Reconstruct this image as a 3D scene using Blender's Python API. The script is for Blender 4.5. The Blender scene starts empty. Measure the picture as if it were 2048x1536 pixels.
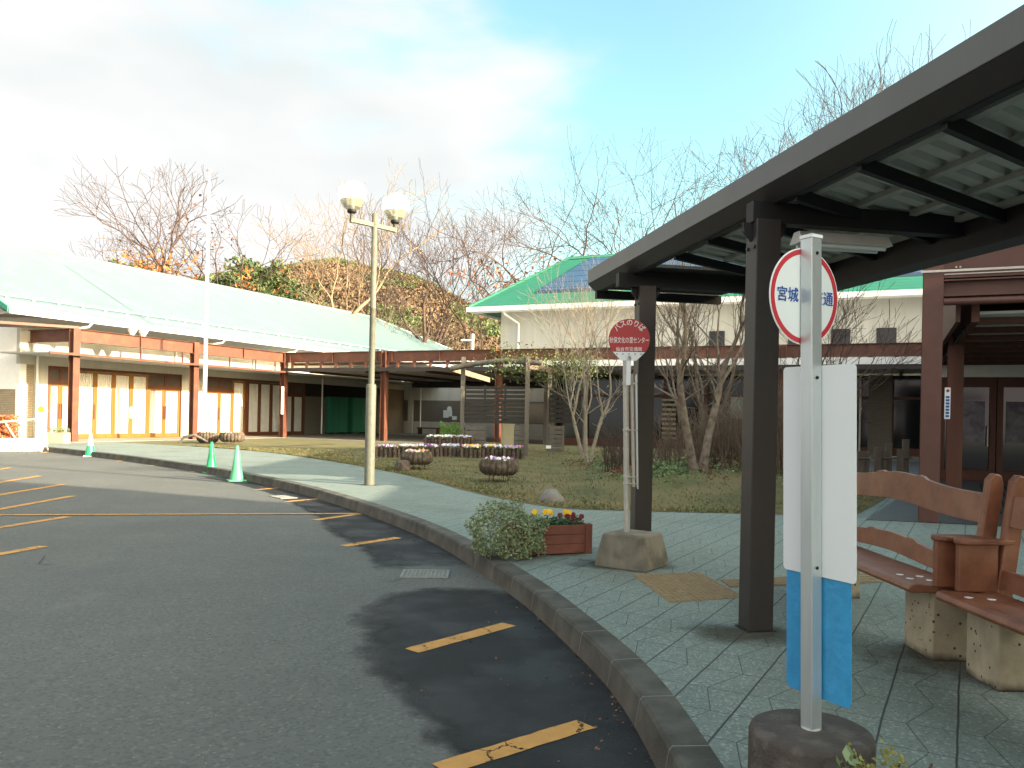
import bpy, bmesh, math, random
from mathutils import Vector, Matrix, noise
from mathutils.geometry import tessellate_polygon
R = math.radians
scene = bpy.context.scene
COL = scene.collection

# ------------------------------------------------------------------ camera
EYE = 1.5; FPX = 1650.0; ROLL = R(1.2)
cam_d = bpy.data.cameras.new('camera'); cam = bpy.data.objects.new('camera', cam_d); COL.objects.link(cam)
cam.location = (0, 0, EYE)
cam.rotation_mode = 'XYZ'
cam.matrix_world = Matrix.Translation((0, 0, EYE)) @ Matrix.Rotation(R(90), 4, 'X') @ Matrix.Rotation(ROLL, 4, 'Z')
cam_d.sensor_width = 36; cam_d.lens = FPX / 2048 * 36
cam_d.shift_y = 64 / 2048
cam_d.clip_start = 0.05; cam_d.clip_end = 3000
scene.camera = cam

# ------------------------------------------------------------------ sky, sun, exposure
SUN_AZ = R(-27.5)      # direction to the sun, measured from +X
SUN_EL = R(20)
sd = Vector((math.cos(SUN_EL) * math.cos(SUN_AZ), math.cos(SUN_EL) * math.sin(SUN_AZ), math.sin(SUN_EL)))
scene.view_settings.view_transform = 'Standard'; scene.view_settings.look = 'None'
scene.view_settings.gamma = 1; scene.view_settings.exposure = 2.25
w = bpy.data.worlds.new('World'); scene.world = w; w.use_nodes = True
nt = w.node_tree; N = nt.nodes; Lk = nt.links
for n in list(N): N.remove(n)
def nn(t, **k):
    n = N.new(t)
    for a, b in k.items(): setattr(n, a, b)
    return n
out = nn('ShaderNodeOutputWorld'); bg = nn('ShaderNodeBackground'); bg.inputs['Strength'].default_value = 0.12
sky = nn('ShaderNodeTexSky', sky_type='NISHITA', sun_disc=False)
sky.sun_elevation = SUN_EL; sky.sun_rotation = math.atan2(sd.x, sd.y); sky.altitude = 100
sky.air_density = 1.0; sky.dust_density = 1.2; sky.ozone_density = 1.5
tc = nn('ShaderNodeTexCoord'); sep = nn('ShaderNodeSeparateXYZ'); Lk.new(tc.outputs['Generated'], sep.inputs[0])
mp = nn('ShaderNodeMapping'); mp.inputs['Scale'].default_value = (1.0, 1.0, 2.6); mp.inputs['Location'].default_value = (0.35, 0.1, 0.1)
Lk.new(tc.outputs['Generated'], mp.inputs['Vector'])
n1 = nn('ShaderNodeTexNoise'); n1.inputs['Scale'].default_value = 1.9; n1.inputs['Detail'].default_value = 7; n1.inputs['Roughness'].default_value = 0.5
Lk.new(mp.outputs[0], n1.inputs['Vector'])
def mth(op, a, b=None, clamp=False):
    m = nn('ShaderNodeMath', operation=op); m.use_clamp = clamp
    for i, v in enumerate((a, b)):
        if v is None: continue
        if isinstance(v, (int, float)): m.inputs[i].default_value = v
        else: Lk.new(v, m.inputs[i])
    return m.outputs[0]
# cloud cover thickens to the west (left) and towards the horizon
bias = mth('ADD', mth('MULTIPLY', sep.outputs['X'], -0.62), mth('MULTIPLY', sep.outputs['Z'], -0.42))
cov = mth('ADD', n1.outputs['Fac'], bias)
cr = nn('ShaderNodeMapRange'); cr.interpolation_type = 'SMOOTHSTEP'
cr.inputs['From Min'].default_value = 0.33; cr.inputs['From Max'].default_value = 0.50
Lk.new(cov, cr.inputs['Value'])
n2 = nn('ShaderNodeTexNoise'); n2.inputs['Scale'].default_value = 2.6; n2.inputs['Detail'].default_value = 4
Lk.new(mp.outputs[0], n2.inputs['Vector'])
ccol = nn('ShaderNodeValToRGB')
ccol.color_ramp.elements[0].position = 0.28; ccol.color_ramp.elements[0].color = (1.48, 1.58, 1.58, 1)
ccol.color_ramp.elements[1].position = 0.50; ccol.color_ramp.elements[1].color = (1.80, 1.80, 1.78, 1)
Lk.new(n2.outputs['Fac'], ccol.inputs[0])
skym = nn('ShaderNodeMix', data_type='RGBA', blend_type='MULTIPLY'); skym.inputs['Factor'].default_value = 1
Lk.new(sky.outputs[0], skym.inputs['A']); skym.inputs['B'].default_value = (0.74, 0.88, 0.66, 1)
mixc = nn('ShaderNodeMix', data_type='RGBA')
Lk.new(cr.outputs[0], mixc.inputs['Factor']); Lk.new(skym.outputs['Result'], mixc.inputs['A']); Lk.new(ccol.outputs[0], mixc.inputs['B'])
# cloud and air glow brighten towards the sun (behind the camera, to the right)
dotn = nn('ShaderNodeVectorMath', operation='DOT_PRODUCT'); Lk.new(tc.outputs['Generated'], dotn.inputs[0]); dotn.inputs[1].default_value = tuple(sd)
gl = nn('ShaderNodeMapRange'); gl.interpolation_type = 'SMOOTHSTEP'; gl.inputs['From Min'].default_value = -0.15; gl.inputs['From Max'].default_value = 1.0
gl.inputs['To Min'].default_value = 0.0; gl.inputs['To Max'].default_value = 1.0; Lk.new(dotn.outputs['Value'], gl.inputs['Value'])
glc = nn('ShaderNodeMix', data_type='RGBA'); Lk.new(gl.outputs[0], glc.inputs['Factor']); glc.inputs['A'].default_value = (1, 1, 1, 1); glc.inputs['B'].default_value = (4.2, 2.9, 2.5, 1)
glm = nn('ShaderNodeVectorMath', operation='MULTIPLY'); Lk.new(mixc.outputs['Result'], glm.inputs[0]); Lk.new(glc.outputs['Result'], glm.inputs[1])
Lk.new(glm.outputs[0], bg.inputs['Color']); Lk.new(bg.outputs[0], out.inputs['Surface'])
sl = bpy.data.lights.new('sun', 'SUN'); sl.energy = 3.8; sl.angle = R(0.5); sl.color = (1.0, 0.86, 0.66)
so = bpy.data.objects.new('sun', sl); COL.objects.link(so); so.rotation_euler = sd.to_track_quat('Z', 'Y').to_euler()
so.location = sd * 60

# ------------------------------------------------------------------ survey helpers (photo pixel -> ground point)
def ab(u, v):
    du = u - 1024.; dv = 832. - v
    return (du*math.cos(ROLL) - dv*math.sin(ROLL))/FPX, (du*math.sin(ROLL) + dv*math.cos(ROLL))/FPX
def gnd(u, v, z=0.):
    a, b = ab(u, v); Y = (z-EYE)/b; return Vector((a*Y, Y, z))
def at(u, v, Y):
    a, b = ab(u, v); return Vector((a*Y, Y, EYE+b*Y))

# ------------------------------------------------------------------ materials
MATS = {}
def mat(name, col, rough=0.7, var=0.15, vscale=6.0, bump=0.0, bscale=60.0, metal=0.0, spec=0.4, col2=None, c2scale=3.0, c2lo=0.5, c2hi=0.62, streak=False, trans=0.0, alpha=None):
    if name in MATS: return MATS[name]
    m = bpy.data.materials.new(name); m.use_nodes = True; t = m.node_tree; b = t.nodes['Principled BSDF']
    b.inputs['Roughness'].default_value = rough; b.inputs['Metallic'].default_value = metal
    b.inputs['Specular IOR Level'].default_value = spec
    if trans: b.inputs['Transmission Weight'].default_value = trans
    if alpha is not None: b.inputs['Alpha'].default_value = alpha
    tcn = t.nodes.new('ShaderNodeTexCoord'); mpn = t.nodes.new('ShaderNodeMapping'); t.links.new(tcn.outputs['Object'], mpn.inputs['Vector'])
    if streak: mpn.inputs['Scale'].default_value = (1, 1, 0.12)
    ns = t.nodes.new('ShaderNodeTexNoise'); ns.inputs['Scale'].default_value = vscale; ns.inputs['Detail'].default_value = 5; ns.inputs['Roughness'].default_value = 0.6
    t.links.new(mpn.outputs[0], ns.inputs['Vector'])
    rp = t.nodes.new('ShaderNodeValToRGB')
    rp.color_ramp.elements[0].position = 0.3; rp.color_ramp.elements[1].position = 0.7
    rp.color_ramp.elements[0].color = (*[c*(1-var) for c in col], 1); rp.color_ramp.elements[1].color = (*[min(1, c*(1+var)) for c in col], 1)
    t.links.new(ns.outputs['Fac'], rp.inputs[0]); src = rp.outputs[0]
    if col2:
        n3 = t.nodes.new('ShaderNodeTexNoise'); n3.inputs['Scale'].default_value = c2scale; n3.inputs['Detail'].default_value = 6
        t.links.new(tcn.outputs['Object'], n3.inputs['Vector'])
        mr = t.nodes.new('ShaderNodeMapRange'); mr.inputs['From Min'].default_value = c2lo; mr.inputs['From Max'].default_value = c2hi
        t.links.new(n3.outputs['Fac'], mr.inputs['Value'])
        mx = t.nodes.new('ShaderNodeMix'); mx.data_type = 'RGBA'; t.links.new(mr.outputs[0], mx.inputs['Factor'])
        t.links.new(src, mx.inputs['A']); mx.inputs['B'].default_value = (*col2, 1); src = mx.outputs['Result']
    t.links.new(src, b.inputs['Base Color'])
    if bump:
        nb = t.nodes.new('ShaderNodeTexNoise'); nb.inputs['Scale'].default_value = bscale; nb.inputs['Detail'].default_value = 3
        t.links.new(mpn.outputs[0], nb.inputs['Vector'])
        bp = t.nodes.new('ShaderNodeBump'); bp.inputs['Strength'].default_value = bump; bp.inputs['Distance'].default_value = 0.01
        t.links.new(nb.outputs['Fac'], bp.inputs['Height']); t.links.new(bp.outputs[0], b.inputs['Normal'])
    MATS[name] = m; m['src'] = 1
    return m
def nodes(m): return m.node_tree, m.node_tree.nodes['Principled BSDF']
def base_src(m):
    t, b = nodes(m); return b.inputs['Base Color'].links[0].from_socket
def M_(t, op, a, b=None, c=None):
    n = t.nodes.new('ShaderNodeMath'); n.operation = op
    for i, v in enumerate((a, b, c)):
        if v is None: continue
        if isinstance(v, (int, float)): n.inputs[i].default_value = v
        else: t.links.new(v, n.inputs[i])
    return n.outputs[0]
def mixin(m, fac, colr):
    t, b = nodes(m); s = base_src(m)
    mx = t.nodes.new('ShaderNodeMix'); mx.data_type = 'RGBA'; t.links.new(fac, mx.inputs['Factor']); t.links.new(s, mx.inputs['A'])
    mx.inputs['B'].default_value = (*colr, 1); t.links.new(mx.outputs['Result'], b.inputs['Base Color'])
def uvsep(t):
    u = t.nodes.new('ShaderNodeTexCoord'); s = t.nodes.new('ShaderNodeSeparateXYZ'); t.links.new(u.outputs['UV'], s.inputs[0]); return u, s

def brickmat(name, c1, c2, mortar, bw=0.22, bh=0.07, ms=0.008):
    m = mat(name, c1, 0.85, 0.1, 4, 0.2, 80)
    t, b = nodes(m); u, s = uvsep(t)
    br = t.nodes.new('ShaderNodeTexBrick'); t.links.new(u.outputs['UV'], br.inputs['Vector'])
    br.inputs['Scale'].default_value = 1; br.inputs['Brick Width'].default_value = bw; br.inputs['Row Height'].default_value = bh
    br.inputs['Mortar Size'].default_value = ms; br.inputs['Color1'].default_value = (*c1, 1); br.inputs['Color2'].default_value = (*c2, 1); br.inputs['Mortar'].default_value = (*mortar, 1)
    t.links.new(br.outputs['Color'], b.inputs['Base Color'])
    bp = t.nodes.new('ShaderNodeBump'); bp.inputs['Strength'].default_value = 0.6; bp.inputs['Distance'].default_value = 0.01; bp.invert = True
    t.links.new(br.outputs['Fac'], bp.inputs['Height']); t.links.new(bp.outputs[0], b.inputs['Normal'])
    return m

def stepmat(name, col, pitch=0.26, rough=0.45, metal=0.0, spec=0.5, strength=0.6):
    """horizontally stepped metal roofing: one shallow step every `pitch` metres up the slope"""
    m = mat(name, col, rough, 0.09, 0.9, metal=metal, spec=spec)
    t, b = nodes(m); u, s = uvsep(t)
    f = M_(t, 'FRACT', M_(t, 'DIVIDE', s.outputs['Y'], pitch))
    bp = t.nodes.new('ShaderNodeBump'); bp.inputs['Strength'].default_value = strength; bp.inputs['Distance'].default_value = 0.03
    t.links.new(f, bp.inputs['Height']); t.links.new(bp.outputs[0], b.inputs['Normal'])
    line = M_(t, 'LESS_THAN', f, 0.10); mixin(m, line, tuple(c*0.45 for c in col))
    return m

WOODV = dict(var=0.25, vscale=9)
mt_white = mat('white_paint', (0.78, 0.78, 0.75), 0.55, 0.04)
mt_wall = mat('cream_render', (0.42, 0.415, 0.375), 0.85, 0.09, 3, 0.15, 90, streak=True)
mt_steel = mat('red_brown_steel', (0.108, 0.042, 0.026), 0.45, 0.15, 3, spec=0.4, col2=(0.145, 0.055, 0.03), c2scale=2.5)
mt_porch = mat('porch_brown_steel', (0.092, 0.038, 0.027), 0.5, 0.12, 3)
mt_shel = mat('dark_bronze_metal', (0.027, 0.023, 0.022), 0.5, 0.12, 8, 0.05, 200, spec=0.45)
mt_shelf = mat('bronze_fascia_metal', (0.10, 0.105, 0.10), 0.45, 0.08, 3, spec=0.45, streak=True)
mt_black = mat('black_metal', (0.007, 0.007, 0.008), 0.6, 0.1)
mt_galv = mat('galvanised_steel', (0.42, 0.41, 0.37), 0.45, 0.12, 14, metal=0.35)
mt_alu = mat('brushed_aluminium', (0.56, 0.60, 0.60), 0.36, 0.08, 20, metal=0.65, streak=True)
mt_lamp = mat('weathered_lamp_paint', (0.115, 0.118, 0.088), 0.6, 0.15, 10, 0.1, 60, col2=(0.12, 0.095, 0.07), c2scale=9, c2lo=0.55, c2hi=0.7)
mt_door = mat('golden_oak_door', (0.19, 0.085, 0.016), 0.45, 0.14, 5, streak=True)
mt_doord = mat('dark_door_timber', (0.10, 0.035, 0.018), 0.5, 0.2, 5, streak=True)
mt_curt = mat('white_curtain', (0.74, 0.74, 0.70), 0.9, 0.05, 4)
mt_glassd = mat('dark_window_glass', (0.012, 0.013, 0.014), 0.08, 0.2, spec=0.6)
mt_roofL = stepmat('glare_pale_roof_metal', (0.115, 0.175, 0.175), 0.30, 0.42, 0.0, 0.6, 0.25)  # green metal; its sun glare is put into this pale base colour
mt_roofG = stepmat('green_roof_metal', (0.028, 0.16, 0.105), 0.26, 0.4, 0.0, 0.5, 0.9)
mt_solar = stepmat('solar_panel_glass', (0.045, 0.085, 0.15), 0.62, 0.12, 0.0, 0.6, 0.2)
mt_brick = brickmat('tan_brick', (0.30, 0.25, 0.17), (0.26, 0.21, 0.14), (0.16, 0.13, 0.09))
mt_brickd = brickmat('grey_brick', (0.16, 0.145, 0.12), (0.14, 0.125, 0.10), (0.09, 0.08, 0.065))
mt_ceil = mat('grey_soffit_board', (0.30, 0.31, 0.30), 0.8, 0.05)
mt_greenp = mat('green_storage_cabinet_paint', (0.02, 0.16, 0.10), 0.6, 0.1)
mt_bench = mat('varnished_bench_wood', (0.185, 0.070, 0.036), 0.38, 0.28, 7, 0.15, 40, spec=0.5, col2=(0.23, 0.10, 0.055), c2scale=5, c2lo=0.48, c2hi=0.66)
mt_plant = mat('red_stained_planter_wood', (0.16, 0.055, 0.035), 0.65, 0.2, 8, 0.2, 50)
mt_gwood = mat('weathered_grey_timber', (0.13, 0.115, 0.09), 0.85, 0.28, 7, 0.4, 50, streak=True)
mt_lat = mat('dark_stained_slats', (0.042, 0.038, 0.030), 0.8, 0.25, 8)
mt_log = mat('log_bark', (0.07, 0.05, 0.036), 0.9, 0.4, 14, 0.9, 40, streak=True, col2=(0.13, 0.10, 0.07), c2scale=9)
mt_soil = mat('dark_soil', (0.035, 0.024, 0.016), 0.95, 0.3, 30, 0.8, 60)
mt_bark = mat('grey_tree_bark', (0.17, 0.135, 0.10), 0.9, 0.3, 12, 0.8, 30, col2=(0.10, 0.075, 0.055), c2scale=8)
mt_barkfar = mat('far_tree_bark', (0.065, 0.043, 0.034), 0.9, 0.25, 3)
mt_barkpale = mat('pale_tree_bark', (0.20, 0.15, 0.10), 0.85, 0.2, 3)
mt_barkbirch = mat('pale_young_bark', (0.27, 0.23, 0.17), 0.85, 0.2, 8, 0.4, 40)
mt_twig = mat('brown_twigs', (0.085, 0.055, 0.042), 0.9, 0.3, 5)
mt_leafor = mat('orange_dead_leaves', (0.26, 0.10, 0.025), 0.8, 0.3, 2)
mt_leafru = mat('rust_dead_leaves', (0.15, 0.065, 0.035), 0.8, 0.3, 2)
mt_leafgr = mat('green_shrub_leaves', (0.085, 0.14, 0.045), 0.65, 0.35, 6, col2=(0.20, 0.25, 0.12), c2scale=14)
mt_leafvar = mat('variegated_trailing_leaves', (0.16, 0.21, 0.10), 0.6, 0.35, 9, col2=(0.36, 0.38, 0.22), c2scale=30, c2lo=0.52, c2hi=0.6)
mt_leafbr = mat('bright_green_leaves', (0.12, 0.25, 0.03), 0.7, 0.3, 6)
mt_leafever = mat('evergreen_leaves', (0.045, 0.075, 0.025), 0.75, 0.4, 1.2, col2=(0.10, 0.12, 0.04), c2scale=2)
mt_petal = {k: mat(k+'_petals', c, 0.7, 0.12, 30) for k, c in dict(white=(0.75, 0.72, 0.68), purple=(0.25, 0.06, 0.26), pink=(0.55, 0.25, 0.32), yellow=(0.80, 0.48, 0.02), maroon=(0.14, 0.008, 0.012), lilac=(0.38, 0.30, 0.48)).items()}
mt_conc = mat('weathered_concrete', (0.19, 0.17, 0.13), 0.9, 0.25, 5, 0.5, 60, streak=True, col2=(0.11, 0.10, 0.075), c2scale=6, c2lo=0.45, c2hi=0.66)
mt_weight = mat('mossy_dark_concrete', (0.062, 0.050, 0.042), 0.75, 0.25, 7, 0.8, 55, col2=(0.10, 0.085, 0.072), c2scale=9)
mt_red = mat('red_sign_enamel', (0.37, 0.008, 0.014), 0.35, 0.04)
mt_signw = mat('white_sign_enamel', (0.72, 0.76, 0.76), 0.3, 0.03, 2)
mt_blue = mat('sky_blue_sheet', (0.045, 0.29, 0.55), 0.3, 0.10, 14, 0.35, 30)
mt_txtblue = mat('blue_lettering', (0.03, 0.09, 0.33), 0.5, 0.05)
mt_txtw = mat('white_lettering', (0.80, 0.76, 0.72), 0.5, 0.03)
mt_coneg = mat('green_cone_plastic', (0.02, 0.30, 0.12), 0.35, 0.06, 5)
mt_conep = mat('sunlit_green_cone_plastic', (0.08, 0.34, 0.17), 0.4, 0.08, 5)  # green cone in sun, the light put into a paler colour
mt_conew = mat('overexposed_cone_plastic', (0.55, 0.68, 0.55), 0.4, 0.08, 5)  # overexposed sunlit cone top, painted as near-white colour
mt_grey = mat('grey_rock', (0.17, 0.16, 0.14), 0.9, 0.2, 9, 0.6, 30)
mt_beige = mat('beige_cabinet_paint', (0.42, 0.40, 0.27), 0.6, 0.06)
mt_yel = mat('tactile_ochre', (0.21, 0.155, 0.08), 0.75, 0.2, 14, 0.2, 90)
mt_interior = mat('dark_interior', (0.02, 0.016, 0.014), 0.8, 0.3, 2)
mt_frost = mat('frosted_lamp_acrylic', (0.70, 0.70, 0.66), 0.2, 0.03, alpha=0.27)
mt_frostb = mat('lamp_glass_bowl', (0.30, 0.29, 0.19), 0.2, 0.06, alpha=0.65)

# concrete bench block with pits
mt_block = mat('pitted_bench_concrete', (0.36, 0.31, 0.215), 0.9, 0.18, 8, 0.3, 70)
t, b = nodes(mt_block); tcx = t.nodes.new('ShaderNodeTexCoord'); vo = t.nodes.new('ShaderNodeTexVoronoi'); vo.inputs['Scale'].default_value = 24
t.links.new(tcx.outputs['Object'], vo.inputs['Vector'])
sc_ = t.nodes.new('ShaderNodeSeparateColor'); t.links.new(vo.outputs['Color'], sc_.inputs[0])
pit = M_(t, 'LESS_THAN', vo.outputs['Distance'], M_(t, 'MULTIPLY', M_(t, 'GREATER_THAN', sc_.outputs[0], 0.42), 0.19))
mixin(mt_block, pit, (0.07, 0.05, 0.035))
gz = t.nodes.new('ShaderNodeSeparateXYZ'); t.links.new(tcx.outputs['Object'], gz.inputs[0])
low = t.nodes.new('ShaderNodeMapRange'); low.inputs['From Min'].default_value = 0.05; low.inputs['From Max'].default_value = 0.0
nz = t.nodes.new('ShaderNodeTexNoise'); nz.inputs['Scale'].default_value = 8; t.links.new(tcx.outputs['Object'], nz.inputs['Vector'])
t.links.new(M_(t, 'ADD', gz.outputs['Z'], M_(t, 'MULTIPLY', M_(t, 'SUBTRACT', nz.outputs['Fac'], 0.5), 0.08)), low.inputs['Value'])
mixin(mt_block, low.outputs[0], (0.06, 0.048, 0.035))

# asphalt
mt_road = mat('road_asphalt', (0.105, 0.108, 0.098), 0.82, 0.10, 0.5, 0.7, 140, spec=0.35)
t, b = nodes(mt_road)
tcx = t.nodes.new('ShaderNodeTexCoord')
vo = t.nodes.new('ShaderNodeTexVoronoi'); vo.inputs['Scale'].default_value = 55; t.links.new(tcx.outputs['Object'], vo.inputs['Vector'])
sp = t.nodes.new('ShaderNodeSeparateColor'); t.links.new(vo.outputs['Color'], sp.inputs[0])
fine = M_(t, 'GREATER_THAN', sp.outputs[0], 0.90); mixin(mt_road, M_(t, 'MULTIPLY', fine, 0.35), (0.19, 0.19, 0.175))
dk = M_(t, 'LESS_THAN', sp.outputs[1], 0.3); mixin(mt_road, M_(t, 'MULTIPLY', dk, 0.35), (0.045, 0.047, 0.046))
vs = t.nodes.new('ShaderNodeTexVoronoi'); vs.inputs['Scale'].default_value = 9; t.links.new(tcx.outputs['Object'], vs.inputs['Vector'])
mixin(mt_road, M_(t, 'LESS_THAN', vs.outputs['Distance'], 0.045), (0.24, 0.23, 0.20))
n4 = t.nodes.new('ShaderNodeTexNoise'); n4.inputs['Scale'].default_value = 0.35; n4.inputs['Detail'].default_value = 5; t.links.new(tcx.outputs['Object'], n4.inputs['Vector'])
mr = t.nodes.new('ShaderNodeMapRange'); mr.inputs['From Min'].default_value = 0.5; mr.inputs['From Max'].default_value = 0.75; t.links.new(n4.outputs['Fac'], mr.inputs['Value'])
mixin(mt_road, M_(t, 'MULTIPLY', mr.outputs[0], 0.5), (0.070, 0.073, 0.070))
n8 = t.nodes.new('ShaderNodeTexNoise'); n8.inputs['Scale'].default_value = 1.3; n8.inputs['Detail'].default_value = 8; n8.inputs['Roughness'].default_value = 0.7; t.links.new(tcx.outputs['Object'], n8.inputs['Vector'])
mr = t.nodes.new('ShaderNodeMapRange'); mr.inputs['From Min'].default_value = 0.55; mr.inputs['From Max'].default_value = 0.8; t.links.new(n8.outputs['Fac'], mr.inputs['Value'])
mixin(mt_road, M_(t, 'MULTIPLY', mr.outputs[0], 0.55), (0.15, 0.15, 0.13))

# damp asphalt: alpha from the 'edge' attribute and noise
mt_damp = mat('damp_asphalt', (0.014, 0.015, 0.016), 0.6, 0.2, 3, 0.7, 140, spec=0.3)
t, b = nodes(mt_damp)
at_ = t.nodes.new('ShaderNodeAttribute'); at_.attribute_name = 'edge'
tcx = t.nodes.new('ShaderNodeTexCoord'); n5 = t.nodes.new('ShaderNodeTexNoise'); n5.inputs['Scale'].default_value = 3.2; n5.inputs['Detail'].default_value = 8; n5.inputs['Roughness'].default_value = 0.65
t.links.new(tcx.outputs['Object'], n5.inputs['Vector'])
mr = t.nodes.new('ShaderNodeMapRange'); mr.inputs['From Min'].default_value = 0.55; mr.inputs['From Max'].default_value = 0.85
t.links.new(M_(t, 'ADD', M_(t, 'MULTIPLY', at_.outputs['Fac'], 0.9), M_(t, 'MULTIPLY', n5.outputs['Fac'], 0.7)), mr.inputs['Value'])
t.links.new(M_(t, 'MULTIPLY', mr.outputs[0], 0.92), b.inputs['Alpha'])
n6 = t.nodes.new('ShaderNodeTexNoise'); n6.inputs['Scale'].default_value = 1.6; n6.inputs['Detail'].default_value = 3; t.links.new(tcx.outputs['Object'], n6.inputs['Vector'])
mr2 = t.nodes.new('ShaderNodeMapRange'); mr2.inputs['From Min'].default_value = 0.42; mr2.inputs['From Max'].default_value = 0.62; mr2.inputs['To Min'].default_value = 0.75; mr2.inputs['To Max'].default_value = 0.48
t.links.new(n6.outputs['Fac'], mr2.inputs['Value']); t.links.new(mr2.outputs[0], b.inputs['Roughness'])

# worn orange paint
mt_line = mat('worn_orange_paint', (0.46, 0.23, 0.055), 0.7, 0.14, 10, 0.25, 120)
t, b = nodes(mt_line); tcx = t.nodes.new('ShaderNodeTexCoord')
n7 = t.nodes.new('ShaderNodeTexNoise'); n7.inputs['Scale'].default_value = 14; n7.inputs['Detail'].default_value = 8; n7.inputs['Roughness'].default_value = 0.7
t.links.new(tcx.outputs['Object'], n7.inputs['Vector'])
vc = t.nodes.new('ShaderNodeTexVoronoi'); vc.feature = 'DISTANCE_TO_EDGE'; vc.inputs['Scale'].default_value = 3.2
mxv = t.nodes.new('ShaderNodeMix'); mxv.data_type = 'RGBA'; mxv.inputs['Factor'].default_value = 0.12
t.links.new(tcx.outputs['Object'], mxv.inputs['A']); t.links.new(n7.outputs['Color'], mxv.inputs['B']); t.links.new(mxv.outputs['Result'], vc.inputs['Vector'])
hole = M_(t, 'MAXIMUM', M_(t, 'GREATER_THAN', n7.outputs['Fac'], 0.645), M_(t, 'LESS_THAN', vc.outputs['Distance'], 0.012))
t.links.new(M_(t, 'SUBTRACT', 1.0, hole), b.inputs['Alpha'])

# pavers: 0.3 m columns, cross rows, zigzag joints
mt_pave = mat('blue_green_pavers', (0.160, 0.205, 0.178), 0.72, 0.12, 2.0, 0.4, 160, spec=0.4)
t, b = nodes(mt_pave)
tcx = t.nodes.new('ShaderNodeTexCoord')
mpn = t.nodes.new('ShaderNodeMapping'); mpn.inputs['Rotation'].default_value = (0, 0, R(-61)); mpn.inputs['Location'].default_value = (0.0, -0.02, 0)
t.links.new(tcx.outputs['Object'], mpn.inputs['Vector'])
nwn = t.nodes.new('ShaderNodeTexNoise'); nwn.inputs['Scale'].default_value = 2.2; t.links.new(tcx.outputs['Object'], nwn.inputs['Vector'])
sxy = t.nodes.new('ShaderNodeSeparateXYZ'); t.links.new(mpn.outputs[0], sxy.inputs[0])
wob = M_(t, 'MULTIPLY', M_(t, 'SUBTRACT', nwn.outputs['Fac'], 0.5), 0.016)
P_ = 0.303
ca = M_(t, 'DIVIDE', M_(t, 'ADD', sxy.outputs['Y'], wob), P_)      # across columns
ra = M_(t, 'DIVIDE', M_(t, 'ADD', sxy.outputs['X'], wob), P_*1.05)    # along columns
fc = M_(t, 'FRACT', ca); fr = M_(t, 'FRACT', ra)
dcol = M_(t, 'MULTIPLY', M_(t, 'MINIMUM', fc, M_(t, 'SUBTRACT', 1.0, fc)), P_)
drow = M_(t, 'MULTIPLY', M_(t, 'MINIMUM', fr, M_(t, 'SUBTRACT', 1.0, fr)), P_)
tri = M_(t, 'PINGPONG', ra, 1.0)
zc = M_(t, 'ADD', 0.33, M_(t, 'MULTIPLY', tri, 0.34))
dz = M_(t, 'MULTIPLY', M_(t, 'ABSOLUTE', M_(t, 'SUBTRACT', fc, zc)), P_)
def jl(d, w_):
    r = t.nodes.new('ShaderNodeMapRange'); r.inputs['From Min'].default_value = w_*0.5; r.inputs['From Max'].default_value = w_; r.inputs['To Min'].default_value = 1; r.inputs['To Max'].default_value = 0
    t.links.new(d, r.inputs['Value']); return r.outputs[0]
J = M_(t, 'MAXIMUM', jl(dcol, 0.0065), M_(t, 'MULTIPLY', M_(t, 'MAXIMUM', jl(drow, 0.0038), jl(dz, 0.0040)), 0.8))
# per tile tone
wn = t.nodes.new('ShaderNodeTexWhiteNoise'); wn.noise_dimensions = '3D'
cb = t.nodes.new('ShaderNodeCombineXYZ'); t.links.new(M_(t, 'FLOOR', ca), cb.inputs[0]); t.links.new(M_(t, 'FLOOR', ra), cb.inputs[1]); t.links.new(M_(t, 'GREATER_THAN', fc, zc), cb.inputs[2])
t.links.new(cb.outputs[0], wn.inputs['Vector'])
mixin(mt_pave, M_(t, 'MULTIPLY', wn.outputs['Value'], 0.5), (0.175, 0.205, 0.175))
vg = t.nodes.new('ShaderNodeTexVoronoi'); vg.inputs['Scale'].default_value = 85; t.links.new(tcx.outputs['Object'], vg.inputs['Vector'])
sg = t.nodes.new('ShaderNodeSeparateColor'); t.links.new(vg.outputs['Color'], sg.inputs[0])
mixin(mt_pave, M_(t, 'MULTIPLY', M_(t, 'GREATER_THAN', sg.outputs[0], 0.86), 0.6), (0.33, 0.36, 0.34))
mixin(mt_pave, M_(t, 'MULTIPLY', M_(t, 'LESS_THAN', sg.outputs[1], 0.25), 0.4), (0.07, 0.085, 0.08))
nd = t.nodes.new('ShaderNodeTexNoise'); nd.inputs['Scale'].default_value = 0.8; nd.inputs['Detail'].default_value = 6; t.links.new(tcx.outputs['Object'], nd.inputs['Vector'])
mr = t.nodes.new('ShaderNodeMapRange'); mr.inputs['From Min'].default_value = 0.5; mr.inputs['From Max'].default_value = 0.8; t.links.new(nd.outputs['Fac'], mr.inputs['Value'])
mixin(mt_pave, M_(t, 'MULTIPLY', mr.outputs[0], 0.6), (0.085, 0.09, 0.065))
mixin(mt_pave, J, (0.028, 0.036, 0.030))

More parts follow.
